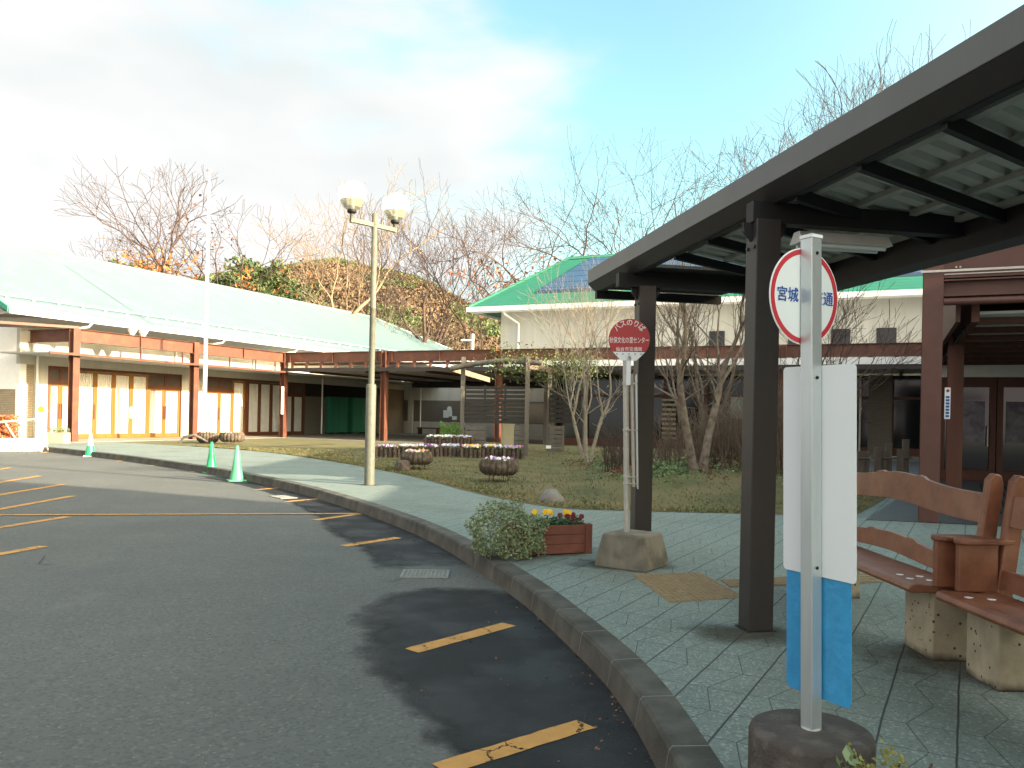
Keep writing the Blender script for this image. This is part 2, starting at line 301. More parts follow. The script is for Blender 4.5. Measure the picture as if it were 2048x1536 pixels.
# kerb stones
mt_kerb = mat('kerb_concrete', (0.088, 0.084, 0.070), 0.9, 0.25, 3, 0.6, 80, col2=(0.045, 0.043, 0.034), c2scale=4, c2lo=0.42, c2hi=0.65)
t, b = nodes(mt_kerb); u, s = uvsep(t)
f = M_(t, 'FRACT', M_(t, 'DIVIDE', s.outputs['X'], 0.6)); mixin(mt_kerb, M_(t, 'LESS_THAN', f, 0.012), (0.20, 0.19, 0.165))
lowk = t.nodes.new('ShaderNodeMapRange'); lowk.inputs['From Min'].default_value = 0.12; lowk.inputs['From Max'].default_value = 0.03; t.links.new(s.outputs['Y'], lowk.inputs['Value'])
mixin(mt_kerb, M_(t, 'MULTIPLY', lowk.outputs[0], 0.5), (0.13, 0.105, 0.07))

# lawn
mt_lawn = mat('winter_lawn', (0.085, 0.085, 0.028), 0.95, 0.3, 1.6, 0.9, 45, col2=(0.135, 0.108, 0.045), c2scale=0.9, c2lo=0.42, c2hi=0.62)
mt_grass = mat('winter_grass_blades', (0.10, 0.105, 0.034), 0.8, 0.35, 2.5, col2=(0.17, 0.135, 0.058), c2scale=1.2, c2lo=0.42, c2hi=0.6)
mt_floor = mat('corridor_concrete_floor', (0.22, 0.19, 0.15), 0.75, 0.15, 2, 0.2, 60)
mt_dktile = mat('dark_porch_tiles', (0.05, 0.045, 0.045), 0.5, 0.25, 4)

# ------------------------------------------------------------------ mesh builder
class MB:
    def __init__(s): s.v = []; s.f = []; s.sm = []
    def add(s, vs, fs, smooth=False):
        o = len(s.v); s.v += [Vector(p) for p in vs]; s.f += [tuple(i+o for i in f) for f in fs]; s.sm += [smooth]*len(fs); return s
    def box(s, x0, x1, y0, y1, z0, z1, fr=None):
        fr = fr or (lambda a, b, c: Vector((a, b, c)))
        p = [fr(x, y, z) for z in (z0, z1) for x, y in ((x0, y0), (x1, y0), (x1, y1), (x0, y1))]
        return s.add(p, [(3, 2, 1, 0), (4, 5, 6, 7), (0, 1, 5, 4), (1, 2, 6, 5), (2, 3, 7, 6), (3, 0, 4, 7)])
    def prism(s, poly, d):
        """poly: list of Vectors (planar), extruded by vector d"""
        n = len(poly); d = Vector(d); p = [Vector(q) for q in poly]
        return s.add(p + [q+d for q in p], [tuple(range(n-1, -1, -1)), tuple(range(n, 2*n))] + [(i, (i+1) % n, n+(i+1) % n, n+i) for i in range(n)])
    def tube(s, pts, rad, n=8, cap=True, smooth=True):
        pts = [Vector(p) for p in pts]
        if isinstance(rad, (int, float)): rad = [rad]*len(pts)
        vs = []; fs = []; up = None
        for i, p in enumerate(pts):
            d = (pts[min(i+1, len(pts)-1)] - pts[max(i-1, 0)]).normalized()
            if up is None: up = d.orthogonal().normalized()
            up = (up - d*up.dot(d)); up = up.normalized() if up.length > 1e-6 else d.orthogonal().normalized()
            sd_ = d.cross(up)
            for k in range(n):
                a = 2*math.pi*k/n; vs.append(p + (up*math.cos(a) + sd_*math.sin(a))*rad[i])
        for i in range(len(pts)-1):
            for k in range(n): fs.append((i*n+k, i*n+(k+1) % n, (i+1)*n+(k+1) % n, (i+1)*n+k))
        s.add(vs, fs, smooth)
        if cap:
            m = len(pts)-1
            s.add(vs[:n][::-1], [tuple(range(n))]); s.add(vs[m*n:], [tuple(range(n))])
        return s
    def lathe(s, prof, c, n=24, smooth=True, phase=0., sx=1, sy=1):
        c = Vector(c); vs = []; fs = []
        for r, z in prof:
            for k in range(n):
                a = 2*math.pi*k/n+phase; vs.append(c+Vector((r*math.cos(a)*sx, r*math.sin(a)*sy, z)))
        for i in range(len(prof)-1):
            for k in range(n): fs.append((i*n+k, i*n+(k+1) % n, (i+1)*n+(k+1) % n, (i+1)*n+k))
        s.add(vs, fs, smooth); m = len(prof)-1
        if prof[0][0] > 1e-4: s.add(vs[:n][::-1], [tuple(range(n))])
        if prof[m][0] > 1e-4: s.add(vs[m*n:], [tuple(range(n))])
        return s
    def quad(s, a, b, c, d): return s.add([a, b, c, d], [(0, 1, 2, 3)])
    def leaf(s, p, size, rnd, aspect=0.6, up=0.0):
        n = Vector((rnd.gauss(0, 1), rnd.gauss(0, 1), rnd.gauss(0, 1)+up)).normalized(); a = n.orthogonal().normalized(); b_ = n.cross(a)
        th = rnd.random()*6.283; e = a*math.cos(th)+b_*math.sin(th); g_ = n.cross(e)
        s.add([p-e*size, p-g_*size*aspect, p+e*size, p+g_*size*aspect], [(0, 1, 2, 3)])

def wloc(o):
    l = Vector((0, 0, 0))
    while o is not None: l += o.location; o = o.parent
    return l
def obj(name, mb, m, parent=None, loc=None, bevel=0.0, kind=None):
    if loc is None: loc = wloc(parent) if parent else Vector((0, 0, 0))
    loc = Vector(loc)
    me = bpy.data.meshes.new(name); me.from_pydata([v-loc for v in mb.v], [], mb.f); me.materials.append(m)
    me.polygons.foreach_set('use_smooth', mb.sm)
    if len(mb.f) < 30000:
        uv = me.uv_layers.new(name='uv'); me.update()
        V = mb.v
        dat = [0.0]*(2*len(me.loops)); li = 0
        for p in me.polygons:
            n = p.normal
            if abs(n.z) > 0.97: T = Vector((1, 0, 0)); B = Vector((0, 1, 0))
            else: T = Vector((-n.y, n.x, 0)).normalized(); B = n.cross(T)
            for vi in p.vertices:
                q = V[vi]; dat[li] = q.dot(T); dat[li+1] = q.dot(B); li += 2
        uv.data.foreach_set('uv', dat)
    me.update()
    o = bpy.data.objects.new(name, me); COL.objects.link(o)
    if parent: o.parent = parent; o.location = loc - wloc(parent)
    else: o.location = loc
    if bevel:
        bv = o.modifiers.new('bevel', 'BEVEL'); bv.width = bevel; bv.segments = 2; bv.limit_method = 'ANGLE'; bv.angle_limit = R(40)
    if kind: o['kind'] = kind
    return o
def tag(o, label, cat, group=None, kind=None):
    o['label'] = label; o['category'] = cat
    if group: o['group'] = group
    if kind: o['kind'] = kind
    return o
def thing(name, label, cat, loc=(0, 0, 0), group=None):
    o = bpy.data.objects.new(name, None); COL.objects.link(o); o.location = loc; o.empty_display_size = 0.2
    return tag(o, label, cat, group)
def children(o): return [c for c in list(bpy.data.objects) if c.parent == o]
def dup(root, loc, rotz=0.0, label=None, scale=None):
    r_ = root.copy(); COL.objects.link(r_); r_.location = loc; r_.rotation_euler = (0, 0, rotz)
    if scale: r_.scale = (scale,)*3
    if label: r_['label'] = label
    for ch in children(root):
        c = ch.copy(); COL.objects.link(c); c.parent = r_
        for g_ in children(ch):
            d = g_.copy(); COL.objects.link(d); d.parent = c
    return r_
def text_mesh(s, size, name, m, parent, mw, extrude=0.0006, sx=1.0, align='CENTER', offs=0.0):
    cu = bpy.data.curves.new('txt', 'FONT'); cu.body = s; cu.size = size; cu.align_x = align; cu.align_y = 'CENTER'; cu.extrude = extrude; cu.offset = offs
    to = bpy.data.objects.new('txt', cu); COL.objects.link(to)
    bpy.context.view_layer.update()
    dg = bpy.context.evaluated_depsgraph_get(); me = bpy.data.meshes.new_from_object(to.evaluated_get(dg), depsgraph=dg)
    bpy.data.objects.remove(to); me.materials.clear(); me.materials.append(m)
    mb = MB(); mb.v = [mw @ Vector((v.co.x*sx, v.co.y, v.co.z)) for v in me.vertices]; mb.f = [tuple(p.vertices) for p in me.polygons]; mb.sm = [False]*len(mb.f)
    bpy.data.meshes.remove(me)
    return mb

# ================================================================== GROUND
G = MB(); G.box(-400, 400, -60, 500, -0.5, 0.0); obj('road', G, mt_road, kind='structure')

kerb_pts = [(0.55, -14), (0.62, -8), (0.68, -2), (0.69, 1.5), (0.66, 3.2), (0.60, 4.3), (0.42, 5.3), (-0.02, 7.05), (-0.95, 9.75), (-2.3, 12.45), (-3.95, 15.2), (-5.6, 17.5), (-7.5, 19.75), (-9.9, 22.3), (-12.3, 24.6), (-15.0, 26.9), (-16.6, 28.1)]
def smooth(pts, n=8):
    o = []; P = [Vector((*p, 0)) for p in pts]
    for i in range(len(P)-1):
        p0 = P[max(i-1, 0)]; p1 = P[i]; p2 = P[i+1]; p3 = P[min(i+2, len(P)-1)]
        for k in range(n):
            t_ = k/n
            o.append(0.5*((2*p1)+(p2-p0)*t_+(2*p0-5*p1+4*p2-p3)*t_*t_+(3*p1-p0-3*p2+p3)*t_**3))
    o.append(P[-1]); return o
KC = smooth(kerb_pts)
def offset(c, d):
    o = []
    for i, p in enumerate(c):
        tg = (c[min(i+1, len(c)-1)]-c[max(i-1, 0)]).normalized(); o.append(p + Vector((tg.y, -tg.x, 0))*d)
    return o
KI = offset(KC, 0.19); KB = offset(KC, 0.022)
km = MB(); uvs = []
prof = lambda i: [KC[i]+Vector((0, 0, -0.05)), KC[i]+Vector((0, 0, 0.0)), KB[i]+Vector((0, 0, 0.135)), offset(KC, 0.036)[i]+Vector((0, 0, 0.153)), KI[i]+Vector((0, 0, 0.156)), KI[i]+Vector((0, 0, 0.05))]
OFF = offset(KC, 0.036)
rows = []
for i in range(len(KC)):
    rows.append([KC[i]+Vector((0, 0, -0.05)), KC[i]+Vector((0, 0, 0.0)), KB[i]+Vector((0, 0, 0.135)), OFF[i]+Vector((0, 0, 0.153)), KI[i]+Vector((0, 0, 0.156)), KI[i]+Vector((0, 0, 0.05))])
vs = [p for r_ in rows for p in r_]; fs = []
for i in range(len(rows)-1):
    for k in range(5): fs.append((i*6+k, i*6+k+1, (i+1)*6+k+1, (i+1)*6+k))
km.add([v for v in vs], fs)
ko = obj('kerb', km, mt_kerb, kind='structure')
arc = [0.0]
for i in range(1, len(KC)): arc.append(arc[-1]+(KC[i]-KC[i-1]).length)
uvl = ko.data.uv_layers['uv']
for p in ko.data.polygons:
    for li, vi in zip(p.loop_indices, p.vertices): uvl.data[li].uv = (arc[vi//6], (vi % 6)*0.06)

poly = [p.copy() for p in KI] + [Vector((-17.5, 29.5, 0)), Vector((-30, 45, 0)), Vector((-20, 90, 0)), Vector((120, 90, 0)), Vector((120, -14, 0))]
tess = tessellate_polygon([poly])
pv = MB(); pv.add([Vector((p.x, p.y, 0.15)) for p in poly], [tuple(t_) for t_ in tess])
po = obj('pavement', pv, mt_pave, kind='structure')
bmx = bmesh.new(); bmx.from_mesh(po.data); bmesh.ops.recalc_face_normals(bmx, faces=bmx.faces)
if sum(f.normal.z for f in bmx.faces) < 0: bmesh.ops.reverse_faces(bmx, faces=bmx.faces)
bmx.to_mesh(po.data); bmx.free()

# local frames -------------------------------------------------------
P1 = Vector((-16.83, 31.64, 0)); P3 = Vector((-11.75, 42.36, 0))
ld = (P3-P1).normalized(); ln = Vector((-ld.y, ld.x, 0)); LW = (P3-P1).length
def FL(k, n, z): return P1 + ld*k + ln*n + Vector((0, 0, z))          # left wing: k along, n behind the post line
bd = Vector((0.909, -0.416, 0)).normalized(); bn = Vector((-bd.y, bd.x, 0))
def FB(k, n, z): return P3 + bd*k + bn*n + Vector((0, 0, z))          # rear wing: k to the right, n behind the beam
Pp = Vector((1.61, 5.36, 0)); sdv = Vector((-0.186, 0.983, 0)).normalized(); stv = Vector((0.983, 0.186, 0)).normalized()
def FS(t_, s_, z): return Pp + stv*t_ + sdv*s_ + Vector((0, 0, z))     # shelter: t inwards, s away

# lawn ----------------------------------------------------------------
front = smooth([(4.95, 11.9), (3.5, 11.98), (1.68, 12.03), (0.59, 12.35), (-0.62, 14.3), (-1.9, 17.3), (-3.5, 20.3), (-5.3, 23.2), (-7.4, 26.2), (-10.1, 28.9), (-13.6, 31.2)], 10)
back = smooth([(9.6, 19.5), (10.3, 25), (9.6, 31), (4.8, 33.4), (-0.8, 36.2), (-6.1, 38.7), (-9, 40.0), (-11.6, 41.0), (-12.4, 38.5), (-14.0, 35.3), (-15.4, 32.4)], 10)
def lawn_h(p):
    h = 0.02*noise.noise(Vector((p.x*0.9, p.y*0.9, 0))) + 0.012
    d = (p - Vector((3.5, 15.2, 0))); h += 0.30*math.exp(-(d.x**2/5.5+d.y**2/2.6))
    d = (p - Vector((5.2, 16.6, 0))); h += 0.2*math.exp(-(d.x**2/5+d.y**2/4))
    if p.x > -4: h += 0.18*min(1, max(0, (p.y-24)/4))*min(1, (p.x+4)/2)
    return h
def resample(c, n):
    L_ = [0]
    for i in range(1, len(c)): L_.append(L_[-1]+(c[i]-c[i-1]).length)
    o = []; j = 0
    for k in range(n):
        s_ = L_[-1]*k/(n-1)
        while j < len(L_)-2 and L_[j+1] < s_: j += 1
        f_ = (s_-L_[j])/max(1e-6, L_[j+1]-L_[j]); o.append(c[j].lerp(c[j+1], min(1, f_)))
    return o
NA, NB_ = 110, 60
fa = resample(front, NA); ba = resample(back, NA)
lm = MB(); vs = []
for i in range(NA):
    for j in range(NB_):
        f_ = j/(NB_-1); p = fa[i].lerp(ba[i], f_); e = min(1, min(j, NB_-1-j, i, NA-1-i)/4.0)
        z = 0.156 + e*max(0.0, lawn_h(p)); vs.append(Vector((p.x, p.y, z)))
lm.add(vs, [(i*NB_+j, i*NB_+j+1, (i+1)*NB_+j+1, (i+1)*NB_+j) for i in range(NA-1) for j in range(NB_-1)], True)
lo = obj('lawn', lm, mt_lawn, kind='structure')
if lo.data.polygons[500].normal.z < 0: lo.data.flip_normals()
def lawn_z(x, y): return 0.156+max(0, lawn_h(Vector((x, y, 0))))

rnd = random.Random(3)
gm = MB()
for _ in range(30000):
    i = rnd.random()*(NA-1.01); f_ = rnd.random()**2.0; a = fa[int(i)].lerp(fa[int(i)+1], i % 1); c = ba[int(i)].lerp(ba[int(i)+1], i % 1); p = a.lerp(c, 0.004+0.97*f_)
    if p.y > 30: continue
    z = lawn_z(p.x, p.y)-0.01; h = 0.022+0.035*rnd.random(); th = rnd.random()*6.28; wd = 0.006+0.0006*p.y
    e = Vector((math.cos(th), math.sin(th), 0))*wd; ln_ = Vector((rnd.gauss(0, 0.5), rnd.gauss(0, 0.5), 0))*h
    b0 = Vector((p.x, p.y, z)); gm.add([b0-e, b0+e, b0+ln_+Vector((0, 0, h))], [(0, 1, 2)])
tag(obj('grass', gm, mt_grass), 'short dry winter grass blades covering the lawn', 'grass', kind='stuff')
# weedy ground cover in the shrub bed
wm = MB(); wb = MB()
for _ in range(9500):
    c = rnd.choice([(2.7, 16.0, 0.8), (3.0, 15.8, 1.0), (4.6, 16.3, 1.4), (5.8, 17.5, 1.5), (3.9, 20, 1.6), (2.6, 23, 1.6), (5.5, 21, 1.8)])
    x = c[0]+rnd.gauss(0, c[2]*0.6); y = c[1]+rnd.gauss(0, c[2]*0.6)
    if y < 13.9 or x < 1.4: continue
    z = lawn_z(x, y)+rnd.random()**2*0.30*math.exp(-((x-c[0])**2+(y-c[1])**2)/(c[2]**2))
    (wm if noise.noise(Vector((x*0.9, y*0.9, 3))) > -0.05 else wb).leaf(Vector((x, y, z)), 0.02+0.028*rnd.random(), rnd, 0.45, 0.8)
tag(obj('ground_cover', wm, mt_leafgr), 'low green weeds under the shrub trees', 'ground cover', kind='stuff')
tag(obj('dead_undergrowth', wb, mt_leafru), 'brown dead undergrowth between the shrub trees', 'undergrowth', kind='stuff')
# fallen leaves
fl = MB()
for _ in range(900):
    q = rnd.random()
    if q < 0.2:
        x = rnd.uniform(-1, 6.5); y = rnd.uniform(12.4, 18); 
        if x < 3-(y-12)*0.9: continue
        z = lawn_z(x, y)+0.012
    elif q < 0.96:
        i = rnd.randrange(24, len(KC)-6); p = KC[i]; x = p.x-rnd.random()**4*0.7-0.015; y = p.y+rnd.gauss(0, .1); z = 0.006
    else:
        x = rnd.uniform(-3, 0.2); y = rnd.uniform(3.5, 12); z = 0.006
        if x > -0.3-(max(0, y-5))*0.3: continue
    fl.leaf(Vector((x, y, z)), 0.006+0.012*rnd.random()**2, rnd, 0.6, 3.5)
tag(obj('fallen_leaves', fl, mt_leafru), 'small brown leaves fallen on the lawn and along the kerb', 'leaves', kind='stuff')

# floors
fm = MB(); fm.box(-3.2, 18.6, -0.35, 2.6, 0.0, 0.163, FL); fm.box(-3.2, 32, 2.6, 14, 0.0, 0.160, FL)
obj('corridor_floor', fm, mt_floor, kind='structure')
fm = MB(); fm.box(0.5, 26, -0.4, 22, 0.0, 0.168, FB); obj('rear_corridor_floor', fm, mt_floor, kind='structure')
fm = MB(); fm.add([Vector(p) for p in [(4.98, 11.55, 0.158), (7.0, 11.05, 0.158), (30, 11.0, 0.158), (30, 30, 0.158), (10.4, 30, 0.158), (9.7, 19.4, 0.158)]], [(0, 1, 2, 3, 4, 5)])
obj('porch_floor', fm, mt_dktile, kind='structure')

# painted stripes
def stripe(p0, p1, w_, z=0.006):
    p0 = Vector(p0); p1 = Vector(p1); d = (p1-p0); n_ = Vector((-d.y, d.x, 0)).normalized()*w_/2; k = max(2, int(d.length/0.06)); m = MB(); vs = []
    for i in range(k+1):
        c = p0+d*i/k; j1 = rnd.gauss(0, 0.0035); j2 = rnd.gauss(0, 0.0035)
        vs += [c+n_*(1+j1*10)+Vector((0, 0, z)), c-n_*(1+j2*10)+Vector((0, 0, z))]
    m.add(vs, [(2*i+1, 2*i+3, 2*i+2, 2*i) for i in range(k)]); return m
near = [((823, 1303), (1018, 1250)), ((880, 1540), (1172, 1450)), ((686, 1093), (796, 1076)), ((629, 1041), (719, 1028)), ((571, 1004), (649, 997)), ((512, 980), (580, 974)), ((-60, 1120), (88, 1093)), ((-40, 1062), (135, 1034)), ((-60, 1030), (147, 992)), ((-60, 1000), (127, 969)), ((-60, 975), (80, 952)), ((-20, 942), (20, 936)), ((382, 944), (418, 938)), ((232, 923), (272, 918)), ((84, 906), (110, 901)), ((300, 932), (340, 927))]
sm_ = MB()
for a, c in near:
    A = gnd(*a); B_ = gnd(*c); m = stripe(A, B_, 0.13 if A.y > 3.2 else 0.14); sm_.add(m.v, m.f)
m = stripe(gnd(-100, 1031.5), gnd(718, 1028), 0.10, 0.010); sm_.add(m.v, m.f)
obj('road_markings', sm_, mt_line, kind='structure')

ck = MB()
for seq in ([(78, 1128), (84, 1121), (90, 1112)], [(76, 1128), (92, 1130), (108, 1131)], [(745, 1131), (775, 1130), (800, 1128), (818, 1133)], [(768, 1163), (790, 1162), (803, 1158)], [(545, 1284), (560, 1283)], [(655, 1093), (668, 1091)], [(130, 1180), (150, 1176)]):
    P_s = [gnd(*q) for q in seq]
    for a, c in zip(P_s, P_s[1:]):
        d = (c-a); nx = Vector((-d.y, d.x, 0)).normalized()*0.006; ck.add([q+Vector((0, 0, 0.0075)) for q in (a-nx, c-nx*0.6, c+nx*0.6, a+nx)], [(0, 1, 2, 3)])
obj('road_cracks', ck, mt_black, kind='structure')
# damp patch
def damp(left, right, name):
    Lc = resample(smooth(left, 6), 50); Rc = resample(smooth(right, 6), 50); m = MB(); vs = []; ed = []
    K = 16
    for i in range(50):
        for j in range(K+1):
            f_ = j/K; p = Lc[i].lerp(Rc[i], f_); vs.append(Vector((p.x, p.y, 0.003))); ed.append(min(1.0, f_*2.2, min(i, 49-i)/9))
    m.add(vs, [(i*(K+1)+j, i*(K+1)+j+1, (i+1)*(K+1)+j+1, (i+1)*(K+1)+j) for i in range(49) for j in range(K)])
    o = obj(name, m, mt_damp, kind='structure')
    if o.data.polygons[0].normal.z < 0: o.data.flip_normals()
    at2 = o.data.attributes.new('edge', 'FLOAT', 'POINT'); at2.data.foreach_set('value', ed)
kr = lambda a, c: [(p.x-0.0, p.y) for p in KC if a <= p.y <= c][::3]
damp([(0.1, 1.5), (-0.15, 2.6), (-0.35, 3.4), (-0.62, 4.2), (-1.0, 4.8), (-1.2, 5.6), (-1.30, 6.3), (-1.15, 6.9), (-0.7, 7.2), (-0.35, 7.4)], kr(1.5, 7.5), 'damp_patch')
damp([(-0.75, 7.55), (-1.3, 7.7), (-1.55, 8.4), (-1.75, 9.0), (-2.4, 10.3), (-2.9, 11.8), (-3.7, 13.5), (-4.6, 15.2), (-6.0, 17.2), (-7.8, 19.2)], kr(7.6, 20), 'damp_gutter')

mt_stain = mat('pavement_stain', (0.055, 0.050, 0.032), 0.8, 0.3, 6)
t, b = nodes(mt_stain); a9 = t.nodes.new('ShaderNodeAttribute'); a9.attribute_name = 'edge'; tcx = t.nodes.new('ShaderNodeTexCoord')
n9 = t.nodes.new('ShaderNodeTexNoise'); n9.inputs['Scale'].default_value = 5; n9.inputs['Detail'].default_value = 8; t.links.new(tcx.outputs['Object'], n9.inputs['Vector'])
r9 = t.nodes.new('ShaderNodeMapRange'); r9.inputs['From Min'].default_value = 0.72; r9.inputs['From Max'].default_value = 1.25
t.links.new(M_(t, 'ADD', a9.outputs['Fac'], M_(t, 'MULTIPLY', n9.outputs['Fac'], 0.9)), r9.inputs['Value']); t.links.new(M_(t, 'MULTIPLY', r9.outputs[0], 0.75), b.inputs['Alpha'])
for i, (sx_, sy_, rr_) in enumerate(((1.50, 5.22, 0.42), (1.05, 7.62, 0.5), (2.7, 4.7, 0.7), (0.25, 8.2, 0.5), (-2.65, 15.47, 0.3))):
    m = MB(); n_ = 28; ring = 6; vs = [Vector((sx_, sy_, 0.1535))]; ed = [1.0]
    for q in range(1, ring+1):
        for k in range(n_): a = 2*math.pi*k/n_; vs.append(Vector((sx_+math.cos(a)*rr_*q/ring*1.4, sy_+math.sin(a)*rr_*q/ring, 0.1535))); ed.append(1-q/ring)
    m.add(vs, [(0, 1+k, 1+(k+1) % n_) for k in range(n_)]+[(1+(q-1)*n_+k, 1+q*n_+k, 1+q*n_+(k+1) % n_, 1+(q-1)*n_+(k+1) % n_) for q in range(1, ring) for k in range(n_)])
    o = obj('pavement_stain', m, mt_stain, kind='structure'); a2 = o.data.attributes.new('edge', 'FLOAT', 'POINT'); a2.data.foreach_set('value', ed)

# ---- drain grates
def grate(pc, ang, w_, d_, label):
    th = thing('drain_grate', label, 'drain grate', pc, 'drain grates in the road')
    ca_, sa_ = math.cos(ang), math.sin(ang)
    fr = lambda x, y, z: Vector((pc[0]+x*ca_-y*sa_, pc[1]+x*sa_+y*ca_, z))
    f_ = MB(); 
    for a in ((-w_/2, w_/2, -d_/2, -d_/2+0.02), (-w_/2, w_/2, d_/2-0.02, d_/2), (-w_/2, -w_/2+0.02, -d_/2+0.02, d_/2-0.02), (w_/2-0.02, w_/2, -d_/2+0.02, d_/2-0.02)): f_.box(a[0], a[1], a[2], a[3], 0.002, 0.014, fr)
    obj('frame', f_, mt_grate, th)
    g_ = MB()
    for i in range(1, 11): x = -w_/2+0.02+(w_-0.04)*i/11; g_.box(x-0.005, x+0.005, -d_/2+0.02, d_/2-0.02, 0.004, 0.012, fr)
    for i in range(1, 6): y = -d_/2+0.02+(d_-0.04)*i/6; g_.box(-w_/2+0.02, w_/2-0.02, y-0.006, y+0.006, 0.0045, 0.0125, fr)
    obj('bars', g_, mt_grate, th)
    p_ = MB(); p_.box(-w_/2+0.02, w_/2-0.02, -d_/2+0.02, d_/2-0.02, 0.0035, 0.0038, fr); obj('pit', p_, mt_black, th)
mt_grate = mat('worn_grey_iron', (0.22, 0.23, 0.21), 0.6, 0.2, 20, metal=0.3)
grate((-0.78, 7.72, 0), R(2), 0.44, 0.36, 'iron drain grate in the dark asphalt beside the kerb, nearest the camera')
grate((-3.95, 14.35, 0), R(-50), 0.5, 0.3, 'distant iron drain grate near the foot of the street lamp')

# ================================================================== SHELTER
sh = thing('bus_shelter', 'dark bronze steel bus shelter with a corrugated roof over the pavement', 'bus shelter', FS(0, 0, 0.15))
def HS(x0, x1, y0, y1, z0, z1): return MB().box(x0, x1, y0, y1, z0, z1, FS)
for s_, to_ in ((-2.95, 0.0), (0.0, 0.0), (2.75, 0.19)):
    p_ = MB(); p_.box(to_-0.085, to_+0.085, s_-0.075, s_+0.075, 0.15, 2.80, FS); obj('post', p_, mt_shel, sh, FS(to_, s_, 0.15), bevel=0.006)
    bp_ = MB(); bp_.box(to_-0.10, to_+0.10, s_-0.09, s_+0.09, 0.151, 0.159, FS); obj('base_plate', bp_, mt_black, sh)
    for sg_ in (-1, 1):
        q_ = MB(); c0_ = FS(to_-0.086, s_+sg_*0.045, 2.62); q_.tube([c0_, c0_-stv*0.010], 0.012, 8); obj('bolt', q_, mt_shel, sh)
    c_ = MB()
    c_.box(-0.10, 1.50, -0.05, 0.05, 2.782, 2.915, lambda a, b_, c2, s_=s_: FS(a, b_+s_, c2))
    obj('cross_beam', c_, mt_black, sh)
    for sg_ in (-1, 1):
        g_ = MB(); g_.prism([FS(to_+sg_*0.086, s_-0.012, 2.66), FS(to_+sg_*0.086, s_-0.012, 2.781), FS(to_+sg_*0.15, s_-0.012, 2.781), FS(to_+sg_*0.14, s_-0.012, 2.72)], sdv*0.024)
        obj('bracket', g_, mt_black, sh)
S0, S1 = -6.2, 3.95
fa_ = MB(); fa_.prism([FS(-0.06, S0, 2.995), FS(-0.06, S0, 3.145), FS(-0.035, S0, 3.145), FS(-0.035, S0, 2.995)], sdv*(S1-S0))
obj('fascia', fa_, mt_shelf, sh, bevel=0.004)
ga = MB(); ga.prism([FS(-0.058, S0, 2.992), FS(-0.03, S0, 2.992), FS(0.055, S0, 2.93), FS(0.055, S0, 2.905), FS(0.035, S0, 2.905)], sdv*(S1-S0))
obj('gutter', ga, mt_shel, sh)
ib = MB(); ib.box(0.055, 0.105, S0, S1, 2.90, 2.985, FS); obj('edge_beam', ib, mt_black, sh)
bb = MB(); bb.box(1.44, 1.56, S0, S1-1.5, 2.69, 2.885, FS); bb.box(1.40, 1.60, S0, S1-1.5, 2.668, 2.69, FS); obj('back_beam', bb, mt_shel, sh)
eb = MB(); eb.box(0.02, 1.5, S1-0.09, S1-0.02, 2.83, 2.92, FS); obj('end_beam', eb, mt_black, sh)
rt = MB(); rt.prism([FS(-0.05, S1, 2.99), FS(1.5, S1, 2.90), FS(1.5, S1, 3.02), FS(-0.05, S1, 3.12)], -sdv*0.02); obj('end_trim', rt, mt_shel, sh)
# skewed rafters, purlins, corrugated sheet
SK = 0.37
def rz(t_): return 2.92 - 0.06*(t_-0.05)
for i in range(12):
    s_ = 1.05 - 0.66*i + 0.66
    r_ = MB(); r_.prism([FS(0.08, s_, rz(0.08)-0.045), FS(1.45, s_+SK*1.4, rz(1.45)-0.045), FS(1.45, s_+SK*1.4, rz(1.45)+0.03), FS(0.08, s_, rz(0.08)+0.03)], sdv*0.045)
    obj('rafter', r_, mt_black, sh)
mt_purl = mat('pale_purlin_steel', (0.36, 0.36, 0.32), 0.5, 0.1)
mt_sheet = mat('pale_grey_corrugated_underside', (0.46, 0.47, 0.43), 0.6, 0.05, 1)
for t_ in (0.22, 0.62, 1.02, 1.36):
    r_ = MB(); r_.prism([FS(t_, S0, rz(t_)+0.031), FS(t_+0.05, S0, rz(t_+0.05)+0.031), FS(t_+0.05, S0, rz(t_+0.05)+0.065), FS(t_, S0, rz(t_)+0.065)], sdv*(1.70+SK*t_-S0)); obj('purlin', r_, mt_purl, sh)
cs = MB(); vs = []; sl_s = []
s_ = S0
while s_ < 1.75:
    for f_, h_ in ((0, 0), (0.085, 0), (0.100, 0.035), (0.150, 0.035)): sl_s.append((s_+f_, h_))
    s_ += 0.165
for s_, zz in sl_s:
    for t_ in (0.03, 1.75): vs += [FS(t_, s_+SK*t_, rz(t_)+0.066+zz), FS(t_, s_+SK*t_, rz(t_)+0.068+zz)]
for i in range(len(sl_s)-1):
    a = i*4; b_ = (i+1)*4; cs.f += [(a, b_, b_+2, a+2), (a+1, a+3, b_+3, b_+1)]; cs.sm += [False]*2
cs.v = vs; obj('roof_sheet', cs, mt_sheet, sh)
e2 = MB(); e2.box(0.03, 1.5, 2.42, S1-0.1, 2.93, 2.96, FS); obj('end_roof_panel', e2, mt_black, sh)
# luminaire
lf = thing('strip_light', 'white fluorescent strip light hanging under the shelter cross beam', 'strip light', FS(0.35, 0.05, 2.76))
b_ = MB(); fr = lambda a, b2, c2: FS(0.30+a, 0.12+b2, c2)
b_.prism([fr(0, -0.09, 2.70), fr(0, 0.09, 2.70), fr(0, 0.035, 2.775), fr(0, -0.035, 2.775)], stv*0.66); obj('housing', b_, mt_white, lf)
for q in (-0.045, 0.045): m = MB(); m.tube([fr(0.03, q, 2.685), fr(0.63, q, 2.685)], 0.014, 8); obj('tube', m, mt_signw, lf)

